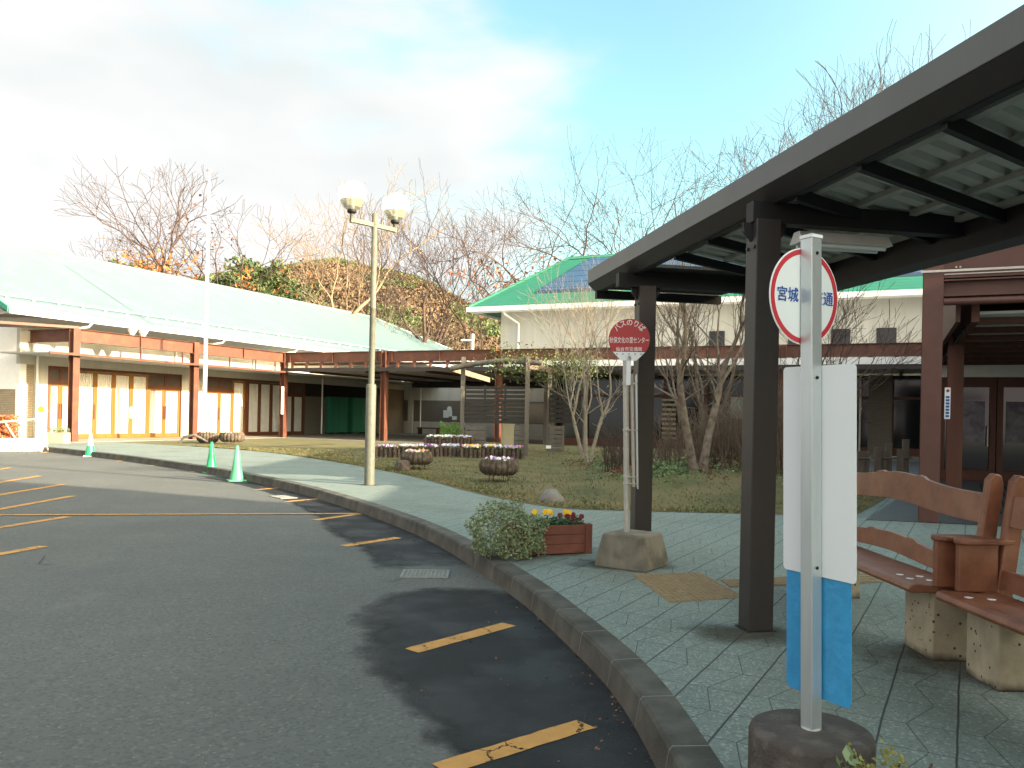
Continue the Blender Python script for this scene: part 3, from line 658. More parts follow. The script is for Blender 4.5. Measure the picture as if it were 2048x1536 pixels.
# ================================================================== NEAR BUS STOP SIGN
cyl = Vector((1.10, 2.97, 0.15))
bs = thing('bus_stop_sign', 'near bus stop pole with a red-rimmed white disc and tall white and blue boards', 'bus stop sign', cyl)
m = MB(); m.lathe([(0.212, 0), (0.216, 0.02), (0.216, 0.225), (0.208, 0.243), (0.195, 0.25), (0.0, 0.25)], cyl, 48); obj('concrete_base', m, mt_weight, bs)
m = MB(); m.lathe([(0.035, 0.250), (0.035, 0.254), (0, 0.254)], cyl, 20); obj('collar', m, mt_galv, bs)
ba_ = R(29); ex = Vector((math.cos(ba_), math.sin(ba_), 0)); ey = Vector((-math.sin(ba_), math.cos(ba_), 0)); lean = Vector((-0.037, 0, 0))
def FP(a, b2, z): return cyl + ex*a + ey*b2 + Vector((0, 0, z-0.15)) + lean*((z-0.4)/1.765)
m = MB(); m.box(-0.026, 0.026, -0.026, 0.026, 0.40, 2.16, FP); obj('pole', m, mt_alu, bs, bevel=0.003)
m = MB(); m.box(-0.028, 0.028, -0.028, 0.028, 2.16, 2.172, FP); obj('pole_cap', m, mt_signw, bs)
for z in (1.66, 2.105, 0.98): 
    m = MB(); c = FP(0.0, -0.0262, z); m.tube([c, c-ey*0.004], 0.006, 8); obj('bolt', m, mt_black, bs)
dc = FP(0.0, 0.0, 1.955)
def disc(r0, r1, off, th_, m_, name, par):
    m = MB(); n = 64; vs = []
    for k in range(n):
        a = 2*math.pi*k/n
        for r_ in (r0, r1):
            for o_ in (off, off+th_): vs.append(dc+ex*math.cos(a)*r_+Vector((0, 0, math.sin(a)*r_))+ey*o_)
    f_ = []
    for k in range(n):
        a = 4*k; b2 = 4*((k+1) % n); f_ += [(a+2, b2+2, b2, a), (a+1, b2+1, b2+3, a+3), (a+2, a+3, b2+3, b2+2)]
    if r0 > 0: f_ += [(4*k, 4*((k+1) % n), 4*((k+1) % n)+1, 4*k+1) for k in range(n)]
    m.add(vs, f_); return obj(name, m, m_, par)
mt_redrim = mat('red_rim_paint', (0.50, 0.035, 0.05), 0.4, 0.05)
dk_ = disc(0.0, 0.176, 0.029, 0.003, mt_signw, 'disc', bs)
disc(0.153, 0.171, 0.0275, 0.0012, mt_redrim, 'rim', dk_)
tw = Matrix.Translation(dc+ey*0.0270) @ Matrix(((ex.x, 0, -ey.x, 0), (ex.y, 0, -ey.y, 0), (0, 1, 0, 0), (0, 0, 0, 1)))
lq = text_mesh('宮城', 0.055, 'lettering', mt_txtblue, dk_, tw @ Matrix.Translation((-0.088, -0.002, 0)), offs=0.0004)
lr = text_mesh('交通', 0.055, 'lettering', mt_txtblue, dk_, tw @ Matrix.Translation((0.094, -0.002, 0)), offs=0.0004)
obj('lettering', lq, mt_txtblue, dk_); obj('lettering', lr, mt_txtblue, dk_)
# board (perpendicular to the disc)
def brd(a0, a1, z0, z1, off, th_, r_=0.0):
    m = MB(); pts = []
    cs_ = [(a0+r_, z0+r_, 180, 270), (a1-r_, z0+r_, 270, 360), (a1-r_, z1-r_, 0, 90), (a0+r_, z1-r_, 90, 180)]
    for cx, cz, A0, A1 in cs_:
        for q in range(5): g2 = R(A0+(A1-A0)*q/4); pts.append(FP(off, -(cx+r_*math.cos(g2)), cz+r_*math.sin(g2)))
    m.prism(pts, ex*th_); return m
obj('timetable_board', brd(-0.155, 0.168, 0.945, 1.705, 0.028, 0.004, 0.015), mt_signw, bs)
obj('blue_board', brd(-0.145, 0.142, 0.505, 1.3, 0.034, 0.006, 0.02), mt_blue, bs)

# ================================================================== FAR BUS STOP SIGN (red)
bc = Vector((1.13, 7.58, 0.15))
rs = thing('bus_stop_sign', 'distant bus stop pole with a round red sign on a tapered concrete block', 'bus stop sign', bc)
an = R(-35)
def FR(a, b2, z): return bc + Vector((a*math.cos(an)-b2*math.sin(an), a*math.sin(an)+b2*math.cos(an), z-0.15))
m = MB(); vs = [FR(x*h_, y*h_, z) for z, h_ in ((0.15, 0.255), (0.20, 0.252), (0.44, 0.205), (0.455, 0.19)) for x, y in ((-1, -1), (1, -1), (1, 1), (-1, 1))]
m.add(vs, [(3, 2, 1, 0), (12, 13, 14, 15)]+[(4*r_+k, 4*r_+(k+1) % 4, 4*(r_+1)+(k+1) % 4, 4*(r_+1)+k) for r_ in range(3) for k in range(4)]); obj('concrete_base', m, mt_conc, rs, bevel=0.012)
pb = bc+Vector((-0.05, 0.02, 0.3))
m = MB(); m.tube([pb+Vector((0, 0, -0.02)), pb+Vector((-0.045, 0, 1.62))], 0.026, 14); obj('pole', m, mt_galv, rs)
p2 = pb+Vector((0.055, 0.01, 0))
m = MB(); m.tube([p2+Vector((0, 0, 0.42)), p2+Vector((-0.04, 0, 1.46))], 0.016, 10); obj('side_pole', m, mt_galv, rs)
m = MB(); tb = p2+Vector((0.035, 0.0, 0)); e_ = Vector((0.35, 0.94, 0)).normalized()
m.prism([tb+Vector((0, 0, 0.40)), tb+Vector((0.045, 0.35, 0.40)), tb+Vector((0.01, 0.35, 1.46)), tb+Vector((-0.035, 0, 1.46))], Vector((0.010, -0.004, 0))); obj('timetable_board', m, mt_alu, rs)
for z in (0.44, 0.50, 0.93, 1.36):
    m = MB(); c = pb+Vector((-0.045*z/1.62, 0, z)); m.lathe([(0.03, 0), (0.031, 0.005), (0.031, 0.02), (0.03, 0.025)], c, 12); m.tube([c+Vector((0, -0.03, 0.012)), c+Vector((0.10, -0.025, 0.012))], 0.006, 6); obj('clamp', m, mt_galv, rs)
rc = pb+Vector((-0.02, -0.035, 1.775)); rx = Vector((0.985, -0.12, 0)).normalized(); rn = Vector((-0.12, -0.985, 0)).normalized()
cen = rc+Vector((0, 0, 0.0))
def rdisc(r_, zc0, off, th_, zmin=-9):
    n = 72; pts = []
    for k in range(n):
        a = 2*math.pi*k/n; z = math.sin(a)*r_
        if z < zmin: continue
        pts.append(cen+rx*math.cos(a)*r_+Vector((0, 0, z))+rn*off)
    pts.sort(key=lambda p: math.atan2((p-cen).z+1e-9, (p-cen).dot(rx)))
    return MB().prism(pts, rn*th_)
wsh = [cen+rx*x+Vector((0, 0, z)) for x, z in ((-0.148, -0.115), (-0.07, -0.195), (0.07, -0.195), (0.148, -0.115))]
m = MB(); m.prism(wsh, rn*0.004); obj('white_plate', m, mt_signw, rs)
m = MB()
for x in (-0.11, -0.055, 0, 0.055, 0.11): c = cen+rx*x+Vector((0, 0, -0.135))+rn*0.004; m.tube([c, c+rn*0.002], 0.006, 8)
m.tube([cen+Vector((0, 0, -0.165))+rn*0.004, cen+Vector((0, 0, -0.165))+rn*0.006], 0.005, 8)
obj('rivets', m, mt_black, rs)
rd = obj('disc', rdisc(0.188, 0, 0.0045, 0.004, -0.118), mt_red, rs)
m = MB(); m.box(-0.02, 0.02, 0.0, 0.004, -0.42, -0.15, lambda a, b2, c2: cen+rx*a+rn*b2+Vector((0, 0, c2))); obj('strap', m, mt_signw, rs)
tw = Matrix.Translation(cen+rn*0.0092) @ Matrix(((rx.x, 0, rn.x, 0), (rx.y, 0, rn.y, 0), (0, 1, 0, 0), (0, 0, 0, 1)))
lt = MB()
for i, ch in enumerate('バスのりば'):
    a = R(90+ (2-i)*23); q = text_mesh(ch, 0.066, 'x', mt_txtw, rd, tw @ Matrix.Translation((math.cos(a)*0.150, math.sin(a)*0.150, 0)) @ Matrix.Rotation(a-R(90), 4, 'Z'), offs=0.0006, sx=0.9); lt.add(q.v, q.f)
q = text_mesh('秋保文化の里センター', 0.060, 'x', mt_txtw, rd, tw @ Matrix.Translation((0, -0.012, 0)), offs=0.0003, sx=0.60); lt.add(q.v, q.f)
q = text_mesh('仙台市交通局', 0.040, 'x', mt_txtw, rd, tw @ Matrix.Translation((0.0, -0.092, 0)), offs=0.0003, sx=1.0); lt.add(q.v, q.f)
obj('lettering', lt, mt_txtw, rd)

# ================================================================== BENCHES
def bench(y1, y0, name_label, x0=2.33, arms=(True, True)):
    th = thing('park_bench', name_label, 'bench', (x0+0.25, (y0+y1)/2, 0.15), 'wooden benches under the bus shelter')
    xo = 0.0
    z0 = 0.15
    F = lambda x, y, z: Vector((x0+x-0.02*(y-5), y, z0+z))
    # seat: rounded plank with scooped front
    m = MB(); pr = [(0, 0.395), (-0.012, 0.415), (0.0, 0.44), (0.03, 0.448), (0.22, 0.435), (0.33, 0.445), (0.33, 0.405), (0.03, 0.395)]
    m.prism([F(x, y0+0.05, z) for x, z in pr], F(0, y1-0.05, 0)-F(0, y0+0.05, 0)); obj('seat', m, mt_bench, th, bevel=0.006)
    bx = 0.33
    Lb = y1-y0
    def rail(zb, h, amp, seed):
        K = 40; m = MB(); vs = []
        for i in range(K+1):
            f_ = i/K; y = y0+0.03+(Lb-0.06)*f_; s_ = abs(f_-0.5)*2
            top = h + amp*(1.1*math.cos(math.pi*(f_-0.5))**4-0.35) + (0.012 if abs(f_-0.36) < 0.02 or abs(f_-0.64) < 0.02 else 0)
            bot = amp*0.7*math.cos(math.pi*(f_-0.5))**4
            lean_ = 0.16*(zb+h-0.42)
            for dx in (0, 0.028):
                vs.append(F(bx+0.14*(zb+bot-0.42)+dx, y, zb+bot)); vs.append(F(bx+0.14*(zb+top-0.42)+dx, y, zb+top))
        fs_ = []
        for i in range(K):
            a = 4*i; b2 = 4*(i+1); fs_ += [(a, a+1, b2+1, b2), (a+2, b2+2, b2+3, a+3), (a+1, a+3, b2+3, b2+1), (a, b2, b2+2, a+2)]
        fs_ += [(0, 2, 3, 1), (4*K, 4*K+1, 4*K+3, 4*K+2)]
        m.add(vs, fs_); return m
    obj('backrest', rail(0.80, 0.185, 0.05, 1.0), mt_bench, th, bevel=0.004)
    obj('lower_rail', rail(0.46, 0.12, 0.04, 4.0), mt_bench, th, bevel=0.004)
    for i, y in enumerate((y0, y1)):
        if not arms[i]: continue
        yy = y0+0.03 if i == 0 else y1-0.03
        m = MB(); pr = [(0.31, 0.30), (0.40, 0.30), (0.49, 1.02), (0.475, 1.075), (0.435, 1.085), (0.405, 1.05)]
        m.prism([F(x, yy-0.03, z) for x, z in pr], (0, 0.06, 0)); obj('back_post', m, mt_bench, th, bevel=0.010)
        m = MB(); m.prism([F(x, yy-0.022, z) for x, z in ((0.12, 0.44), (0.335, 0.44), (0.335, 0.70), (0.12, 0.70))], (0, 0.044, 0)); obj('arm_panel', m, mt_bench, th, bevel=0.006)
        m = MB(); pts = [(0.10, 0), (0.115, 0.035), (0.16, 0.05), (0.28, 0.045), (0.43, 0.03), (0.43, -0.03), (0.28, -0.045), (0.16, -0.05), (0.115, -0.035)]
        m.prism([F(a, yy+c, 0.70) for a, c in pts], (0, 0, 0.03)); obj('armrest', m, mt_bench, th, bevel=0.008)
    for y, wdt in ((y0+0.26, 0.34), (y1-0.22, 0.30)):
        m = MB(); m.prism([F(0.15, y-wdt/2, 0), F(0.15, y-wdt/2, 0.392), F(0.46, y-wdt/2, 0.392), F(0.47, y-wdt/2, 0.0)], (0, wdt, 0)); obj('concrete_support', m, mt_block, th, bevel=0.010)
    m = MB()
    for y in (y0+0.22, y0+0.34, y1-0.22):
        for x in (0.08, 0.20): c = F(x, y, 0.4455 if x < 0.1 else 0.4375); m.lathe([(0.022, 0), (0.022, 0.0016), (0, 0.0016)], c, 16)
    obj('cap_plugs', m, mt_signw, th)
    return th
bench(6.72, 4.62, 'varnished wooden bench on pitted concrete blocks, farther one behind the white board', 2.27)
bench(4.56, 2.46, 'nearest varnished wooden bench on pitted concrete blocks, cut by the right edge', 2.33)

# tactile paving
tp = MB()
c0 = gnd(1265, 1150, .15); c1 = gnd(1400, 1146, .15); c2 = gnd(1490, 1195, .15); c3 = gnd(1340, 1206, .15)
z4 = Vector((0, 0, 0.005)); zz = 0.154
def pl(p): return Vector((p.x, p.y, zz))
tp.add([pl(c0), pl(c1), pl(c2), pl(c3), *[Vector((p.x, p.y, 0.14)) for p in (c0, c1, c2, c3)]], [(3, 2, 1, 0), (0, 1, 5, 4), (1, 2, 6, 5), (2, 3, 7, 6), (3, 0, 4, 7)])
for i in range(14):
    for j in range(20):
        p = c0.lerp(c1, (i+.5)/14).lerp(c3.lerp(c2, (i+.5)/14), (j+.5)/20); tp.lathe([(0.017, 0), (0.012, 0.006), (0, 0.005)], (p.x, p.y, zz), 6, False)
d0 = gnd(1440, 1160, .15); d1 = gnd(1705, 1148, .15); d2 = gnd(1715, 1168, .15); d3 = gnd(1460, 1175, .15); ext = (d1-d0)*0.2
tp.add([pl(d0), pl(d1+ext), pl(d2+ext), pl(d3)], [(0, 3, 2, 1)])
for j in range(4):
    a = d0.lerp(d3, (j+.5)/4); c = (d1+ext).lerp(d2+ext, (j+.5)/4); dd = (c-a).normalized(); nrm = Vector((-dd.y, dd.x, 0))*0.014
    tp.prism([Vector((q.x, q.y, zz)) for q in (a-nrm, c-nrm, c+nrm, a+nrm)], (0, 0, 0.005))
obj('tactile_paving', tp, mt_yel, kind='structure')
# strips on the porch floor
tp = MB(); 
for j in range(5): a = gnd(1960+j*11, 968, .16); c = gnd(1984+j*17, 1028, .16); nx = Vector((0.025, 0, 0)); tp.prism([a-nx, a+nx, c+nx, c-nx], (0, 0, 0.006))
obj('guide_strip', tp, mt_black, kind='structure')

# ================================================================== STREET LAMP
L0 = Vector((-2.65, 15.47, 0.15))
sl_ = thing('street_lamp', 'twin globe street lamp with a worn two-stage pole at the kerb', 'street lamp', L0)
m = MB(); m.lathe([(0.096, 0), (0.094, 1.86), (0.085, 1.89), (0.05, 1.895)], L0, 24); obj('pole_sleeve', m, mt_lamp, sl_)
m = MB(); m.lathe([(0.058, 1.88), (0.056, 3.3), (0.062, 3.31), (0.062, 3.33), (0.055, 3.34), (0.052, 5.09), (0.0, 5.10)], L0, 20); obj('pole', m, mt_lamp, sl_)
ad = Vector((0.69, 0.77, 0)).normalized(); aside = Vector((-ad.y, ad.x, 0))
m = MB(); AZ = 5.03
FA = lambda a, b2, z: L0+ad*a+aside*b2+Vector((0, 0, z-0.15))
m.box(-0.56, 0.52, -0.03, 0.03, AZ-0.05, AZ+0.03, FA); obj('arm', m, mt_lamp, sl_, bevel=0.005)
for q in (-0.53, 0.49):
    c = FA(q, 0, AZ)
    m = MB(); m.lathe([(0.036, -0.06), (0.036, 0.12), (0.045, 0.125)], c, 14); obj('neck', m, mt_lamp, sl_)
    m = MB(); m.lathe([(0.06, 0.11), (0.085, 0.13), (0.085, 0.17), (0.065, 0.18)], c, 20); st = obj('collar', m, mt_black, sl_)
    m = MB(); m.lathe([(0.075, 0.17), (0.16, 0.22), (0.215, 0.33), (0.225, 0.345)], c, 10, False); g_ = obj('globe', m, mt_frostb, sl_)
    m = MB(); m.lathe([(0.23, 0.345), (0.262, 0.40), (0.262, 0.54), (0.20, 0.645), (0.10, 0.685), (0.0, 0.69)], c, 10, False); obj('globe_cover', m, mt_frost, g_)
    m = MB(); m.lathe([(0.05, 0.18), (0.05, 0.33), (0.03, 0.42), (0.0, 0.43)], c, 10); obj('bulb', m, mt_white, g_)

# flagpole
f0 = Vector((-12.72, 34.1, lawn_z(-12.7, 34.1)-0.02))
fp = thing('flagpole', 'tall slim white flagpole standing before the pale roofed wing', 'flagpole', f0)
m = MB(); m.tube([f0, f0+Vector((0, 0, 3)), f0+Vector((0, 0, 8)), f0+Vector((0, 0, 11.2))], [0.085, 0.078, 0.062, 0.045], 14); obj('pole', m, mt_white, fp)
m = MB(); m.lathe([(0.04, 11.2), (0.09, 11.22), (0.09, 11.28), (0.0, 11.33)], f0, 10); m.box(-0.12, 0.12, -0.02, 0.02, 11.2, 11.24, lambda a, b2, c2: f0+Vector((a, b2, c2))); obj('finial', m, mt_galv, fp)
m = MB(); m.tube([f0+Vector((0.09, -0.03, 1.1)), f0+Vector((0.10, -0.04, 2.2))], 0.012, 6); m.tube([f0+Vector((0.07, -0.07, 1.25)), f0+Vector((0.17, -0.09, 1.3))], 0.02, 6); obj('halyard_cleat', m, mt_galv, fp)

# ================================================================== CONES
def cone(p, m_, label, h=0.72):
    p = Vector(p); th = thing('traffic_cone', label, 'traffic cone', p, 'traffic cones by the kerb')
    m = MB(); m.lathe([(0.145, 0.03), (0.14, 0.06), (0.09, 0.32), (0.032, h-0.01), (0.022, h), (0.0, h)], p, 24); obj('cone_body', m, m_, th)
    m = MB(); m.box(-0.19, 0.19, -0.19, 0.19, 0.0, 0.03, lambda a, b2, c2: p+Vector((a*0.9-b2*0.43, a*0.43+b2*0.9, c2))); obj('base', m, m_, th, bevel=0.008)
    return th
c1_ = cone((-12.8, 25.09, 0), mt_conew, 'leftmost green traffic cone, overexposed sunlight painted into its pale top')
cone((-7.1, 19.55, 0), mt_coneg, 'deep green traffic cone, the middle one of the three', 0.74)
cone((-5.81, 17.49, 0), mt_conep, 'green traffic cone closest to the camera, sunlight put into its pale colour', 0.75)
m = MB(); m.lathe([(0.150, 0.031), (0.142, 0.075), (0.095, 0.33)], Vector((-12.8, 25.09, 0)), 24); obj('green_lower_part', m, mt_coneg, c1_)  # plain green below the top that is coloured sunlit white

# ================================================================== LEFT WING BUILDING
LB = thing('wing_building', 'long single-storey wing with green metal roof coloured pale for its sun glare and golden glazed doors', 'building', FL(5, 4, 0))
def lbx(k0, k1, n0, n1, z0, z1, name, m_, par=None, bevel=0): m = MB(); m.box(k0, k1, n0, n1, z0, z1, FL); return obj(name, m, m_, par or LB, bevel=bevel)
def Hcol(F, k, n, z0, z1, m_, par, w_=0.26, d_=0.26, name='post', web_k=True):
    m = MB()
    if web_k:   # flanges face along n
        m.box(k-w_/2, k+w_/2, n-d_/2, n-d_/2+0.02, z0, z1, F); m.box(k-w_/2, k+w_/2, n+d_/2-0.02, n+d_/2, z0, z1, F); m.box(k-0.008, k+0.008, n-d_/2+0.02, n+d_/2-0.02, z0, z1, F)
    else:
        m.box(k-w_/2, k-w_/2+0.02, n-d_/2, n+d_/2, z0, z1, F); m.box(k+w_/2-0.02, k+w_/2, n-d_/2, n+d_/2, z0, z1, F); m.box(k-w_/2+0.02, k+w_/2-0.02, n-0.008, n+0.008, z0, z1, F)
    return obj(name, m, m_, par)
def Ibeam(F, k0, k1, n, z0, z1, m_, par, w_=0.2, stiff=(), along='k'):
    m = MB()
    if along == 'k':
        m.box(k0, k1, n-w_/2, n+w_/2, z1-0.02, z1, F); m.box(k0, k1, n-w_/2, n+w_/2, z0, z0+0.02, F); m.box(k0, k1, n-0.008, n+0.008, z0+0.02, z1-0.02, F)
        for k in stiff: m.box(k-0.01, k+0.01, n-w_/2+0.012, n-0.009, z0+0.021, z1-0.021, F)
    else:
        m.box(n-w_/2, n+w_/2, k0, k1, z1-0.02, z1, F); m.box(n-w_/2, n+w_/2, k0, k1, z0, z0+0.02, F); m.box(n-0.008, n+0.008, k0, k1, z0+0.02, z1-0.02, F)
    return obj('beam', m, m_, par)
BT, BBm = 4.5, 4.0
ks = [0.0, LW/2, LW]
for k in ks: Hcol(FL, k, 0, 0.16, BT+0.01, mt_steel, LB, 0.28, 0.28)
for a, c in ((0.13, LW/2-0.13), (LW/2+0.13, LW-0.13)): Ibeam(FL, a, c, -0.02, BBm, BT, mt_steel, LB, 0.2, stiff=((a+c)/2,))
Ibeam(FL, 0.15, 2.6, 0.0, BBm, BT, mt_steel, LB, 0.2, along='n'); 
# canopy between posts and wall
m = MB(); m.prism([FL(-1.2, -0.28, 3.46), FL(-1.2, 2.59, 3.50), FL(-1.2, 2.59, 3.56), FL(-1.2, -0.28, 3.52)], ld*28.3); obj('canopy', m, mt_ceil, LB)
m = MB(); m.box(-1.25, LW-0.2, -0.34, -0.28, 3.45, 3.54, FL); obj('canopy_gutter', m, mt_steel, LB)
m = MB()
for k in (2.9, 5.1, 7.9, 9.6, 11.0): m.box(k-0.03, k+0.03, -0.2, -0.14, 3.53, 4.0, FL)
obj('canopy_hanger', m, mt_steel, LB)
# walls
WN = 2.6
K0, K1 = -0.42, 27.2
m = MB(); m.prism([FL(K0, WN, 3.15), FL(K1, WN, 3.15), FL(K1, WN, 4.75), FL(K0, WN, 4.75)], ln*0.2); obj('wall', m, mt_wall, LB)
m = MB(); m.box(K0, K0+0.28, WN, WN+0.2, 0.16, 3.15, FL); m.box(K0, K0+0.2, WN+0.2, 14, 2.15, 4.75, FL); obj('corner_wall', m, mt_white, LB)
m = MB(); m.prism([FL(K0+0.1, WN+0.2, 4.7), FL(K0+0.1, 13.8, 4.7), FL(K0+0.1, 8.2, 7.9)], ld*0.1); obj('gable_wall', m, mt_wall, LB)
m = MB(); m.box(K0-0.01, K0+0.19, WN+0.2, 14, 0.16, 2.15, FL); obj('brick_wall', m, mt_brick, LB)
m = MB(); m.box(K0+0.28, K0+0.62, WN+0.02, WN+0.2, 0.16, 3.15, FL); obj('brick_pier', m, mt_brick, LB)
m = MB(); m.tube([FL(K0+0.68, WN-0.08, 0.2), FL(K0+0.68, WN-0.08, 3.6)], 0.05, 10); obj('downpipe', m, mt_white, LB)
m = MB(); m.box(K0-0.12, K0-0.0, WN+2.1, WN+2.3, 2.55, 2.95, FL); obj('wall_lamp', m, mt_white, LB)
# roof: eave n=0.45 z=5.02, ridge n=8 z=8.5, hip on the far end
E0, E1, RK0, RK1 = -2.35, 38.9, -2.35, 31.0
EZ, RZ, EN, RN_ = 5.02, 8.85, 0.40, 8.2
m = MB(); th_ = Vector((0, 0, -0.09))
A_, B_, C_, D_ = FL(E0, EN, EZ), FL(E1, EN, EZ), FL(RK1, RN_, RZ), FL(RK0, RN_, RZ)
Eb, Fb = FL(E1, 2*RN_-EN, EZ), FL(E0, 2*RN_-EN, EZ)
m.add([A_, B_, C_, D_, Eb, Fb]+[p+th_ for p in (A_, B_, C_, D_, Eb, Fb)], [(0, 1, 2, 3), (1, 4, 2), (3, 2, 4, 5), (9, 8, 7, 6), (8, 10, 7), (11, 10, 8, 9), (0, 3, 9, 6), (3, 5, 11, 9), (5, 4, 10, 11)])
rf = obj('roof', m, mt_roofL, LB)
m = MB(); m.box(E0+0.02, E1-0.05, EN-0.13, EN-0.002, EZ-0.20, EZ+0.02, FL); obj('eave_gutter', m, mt_white, LB)
m = MB(); m.prism([FL(E0+0.03, EN, EZ-0.10), FL(E0+0.03, WN, 4.74), FL(E0+0.03, WN, 4.70), FL(E0+0.03, EN, EZ-0.18)], ld*(E1-E0-3)); obj('soffit', m, mt_ceil, LB)
mt_gtrim = mat('green_verge_trim', (0.03, 0.22, 0.15), 0.5, 0.1)
m = MB(); m.prism([FL(E0-0.04, EN, EZ-0.14), FL(E0-0.04, RN_, RZ-0.14), FL(E0-0.04, RN_, RZ+0.06), FL(E0-0.04, EN, EZ+0.06)], ld*0.035); obj('verge', m, mt_gtrim, rf)
m = MB(); m.tube([FL(RK0, RN_, RZ+0.03), FL(RK1, RN_, RZ+0.03), FL(E1, EN, EZ+0.03)], 0.09, 8); obj('ridge_cap', m, mt_roofL, rf)
m = MB(); sn = 0.9; zz_ = EZ+(RZ-EZ)*(sn/(RN_-EN)); m.tube([FL(E0+0.3, EN+sn, zz_+0.14), FL(E1-1.2, EN+sn, zz_+0.14)], 0.025, 6)
for i in range(37): k = E0+0.5+i*1.05; m.box(k-0.03, k+0.03, EN+sn-0.03, EN+sn+0.03, zz_+0.0, zz_+0.14, FL)
obj('snow_guard', m, mt_white, rf)
for k in (0.1, 7.2, 12.4):
    m = MB(); m.tube([FL(k+0.9, EN-0.05, EZ-0.2), FL(k+0.85, EN+0.05, EZ-0.34), FL(k, WN-0.08, 4.45), FL(k, WN-0.08, 3.7)], 0.05, 8); obj('downpipe', m, mt_white, LB)
# loudspeakers / flood lights under the eave
m = MB()
for dx in (0.0, 0.55): c = FL(2.9+dx, 0.35, 4.62); m.lathe([(0.03, -0.12), (0.07, -0.08), (0.2, 0.14), (0.21, 0.15), (0.0, 0.12)], c, 16)
m.tube([FL(2.7, 0.4, 4.5), FL(3.6, 0.4, 4.5)], 0.03, 6); obj('horn_speaker', m, mt_white, LB)
# doors: bays of glazed timber leaves with curtains behind
dpath = WN+0.02
bays = [(0.78, 1.95, 2), (2.0, 7.65, 6), (9.15, 12.0, 3), (12.05, 16.7, 5)]
m = MB()
for a, c, n in bays:
    w0 = (c-a-0.14)/n; ta = {6: a+0.07+4*w0, 3: a, 5: a+0.07+3*w0, 2: a}[n]; tb = c-0.07-w0 if n == 3 else c
    m.box(ta, tb, WN-0.01, WN+0.12, 2.42, 2.56, FL); m.box(a, c, WN-0.01, WN+0.12, 3.03, 3.148, FL)
    m.box((ta+tb)/2-0.05, (ta+tb)/2+0.05, WN-0.008, WN+0.12, 2.56, 3.03, FL)
    m.box(a, a+0.07, WN-0.012, WN+0.12, 0.165, 3.15, FL); m.box(c-0.07, c, WN-0.012, WN+0.12, 0.165, 3.15, FL)
obj('door_frame', m, mt_doord, LB)
for (a, c, n) in bays:
    m = MB(); w0 = (c-a-0.14)/n; ta = {6: a+0.07+4*w0, 3: a+0.07, 5: a+0.07+3*w0, 2: a+0.07}[n]; tb = c-0.07-(w0 if n == 3 else 0)
    m.box(ta, tb, WN+0.05, WN+0.06, 2.56, 3.03, FL)
    obj('transom_glass', m, mat('curtained_transom_glass', (0.07, 0.055, 0.045), 0.3, 0.2, 3), LB)
m = MB()
for a, c in ((0.55-0.0, 0.0),): pass
for a, c in ((7.65, 9.15), (K0+0.62, 0.78)):
    wl = MB(); wl.box(a, c, WN, WN+0.2, 0.16, 3.15, FL); obj('wall_pier', wl, mt_wall, LB)
mt_fold = mat('white_curtain_folds', (0.72, 0.71, 0.67), 0.9, 0.06, 4)
t, b = nodes(mt_fold); u, s = uvsep(t); wv = t.nodes.new('ShaderNodeTexWave'); wv.inputs['Scale'].default_value = 3.2; wv.inputs['Distortion'].default_value = 2.2; wv.inputs['Detail'].default_value = 1.0
t.links.new(u.outputs['UV'], wv.inputs['Vector']); bp = t.nodes.new('ShaderNodeBump'); bp.inputs['Strength'].default_value = 1; bp.inputs['Distance'].default_value = 0.06
mpp = t.nodes.new('ShaderNodeMapping'); mpp.inputs['Scale'].default_value = (1, 0.03, 1); t.links.new(u.outputs['UV'], mpp.inputs[0]); t.links.new(mpp.outputs[0], wv.inputs['Vector'])
t.links.new(wv.outputs['Fac'], bp.inputs['Height']); t.links.new(bp.outputs[0], b.inputs['Normal'])
for bi, (a, c, n) in enumerate(bays):
    wd = (c-a-0.14)/n
    for i in range(n):
        x0 = a+0.07+i*wd; x1 = x0+wd; full = (bi == 1 and i < 4) or (bi == 2 and i == 2) or (bi == 3 and i < 3); ZT = 3.02 if full else 2.42
        d_ = MB(); st_ = 0.10
        d_.box(x0+0.004, x0+st_, WN+0.03, WN+0.075, 0.17, ZT, FL); d_.box(x1-st_, x1-0.004, WN+0.03, WN+0.075, 0.17, ZT, FL)
        d_.box(x0+st_, x1-st_, WN+0.03, WN+0.075, 0.17, 0.36, FL); d_.box(x0+st_, x1-st_, WN+0.03, WN+0.075, ZT-0.09, ZT, FL)
        do = obj('door', d_, mt_door if bi < 3 else mt_doord, LB)
        g_ = MB(); g_.box(x0+st_, x1-st_, WN+0.085, WN+0.09, 0.36, ZT-0.09, FL); obj('curtain', g_, mt_fold, do)
        if bi == 1 and i == 2: continue
        if i % 2 == 0 or i == n-1:
            h_ = MB(); hx = x1-0.05 if i % 2 == 0 else x0+0.05; h_.box(hx-0.025, hx+0.025, WN-0.02, WN+0.03, 1.0, 1.62, FL); obj('handle', h_, mt_doord, do)
# posters on doors
pn = thing('door_notice', 'white paper notice on a golden door of the left wing', 'notice', FL(4.9, WN, 1.3)); m = MB(); m.box(4.75, 5.3, WN+0.015, WN+0.025, 1.05, 1.55, FL); obj('sheet', m, mt_signw, pn)
m = MB(); m.lathe([(0.11, 0), (0.11, 0.002), (0, 0.002)], (0, 0, 0), 16)
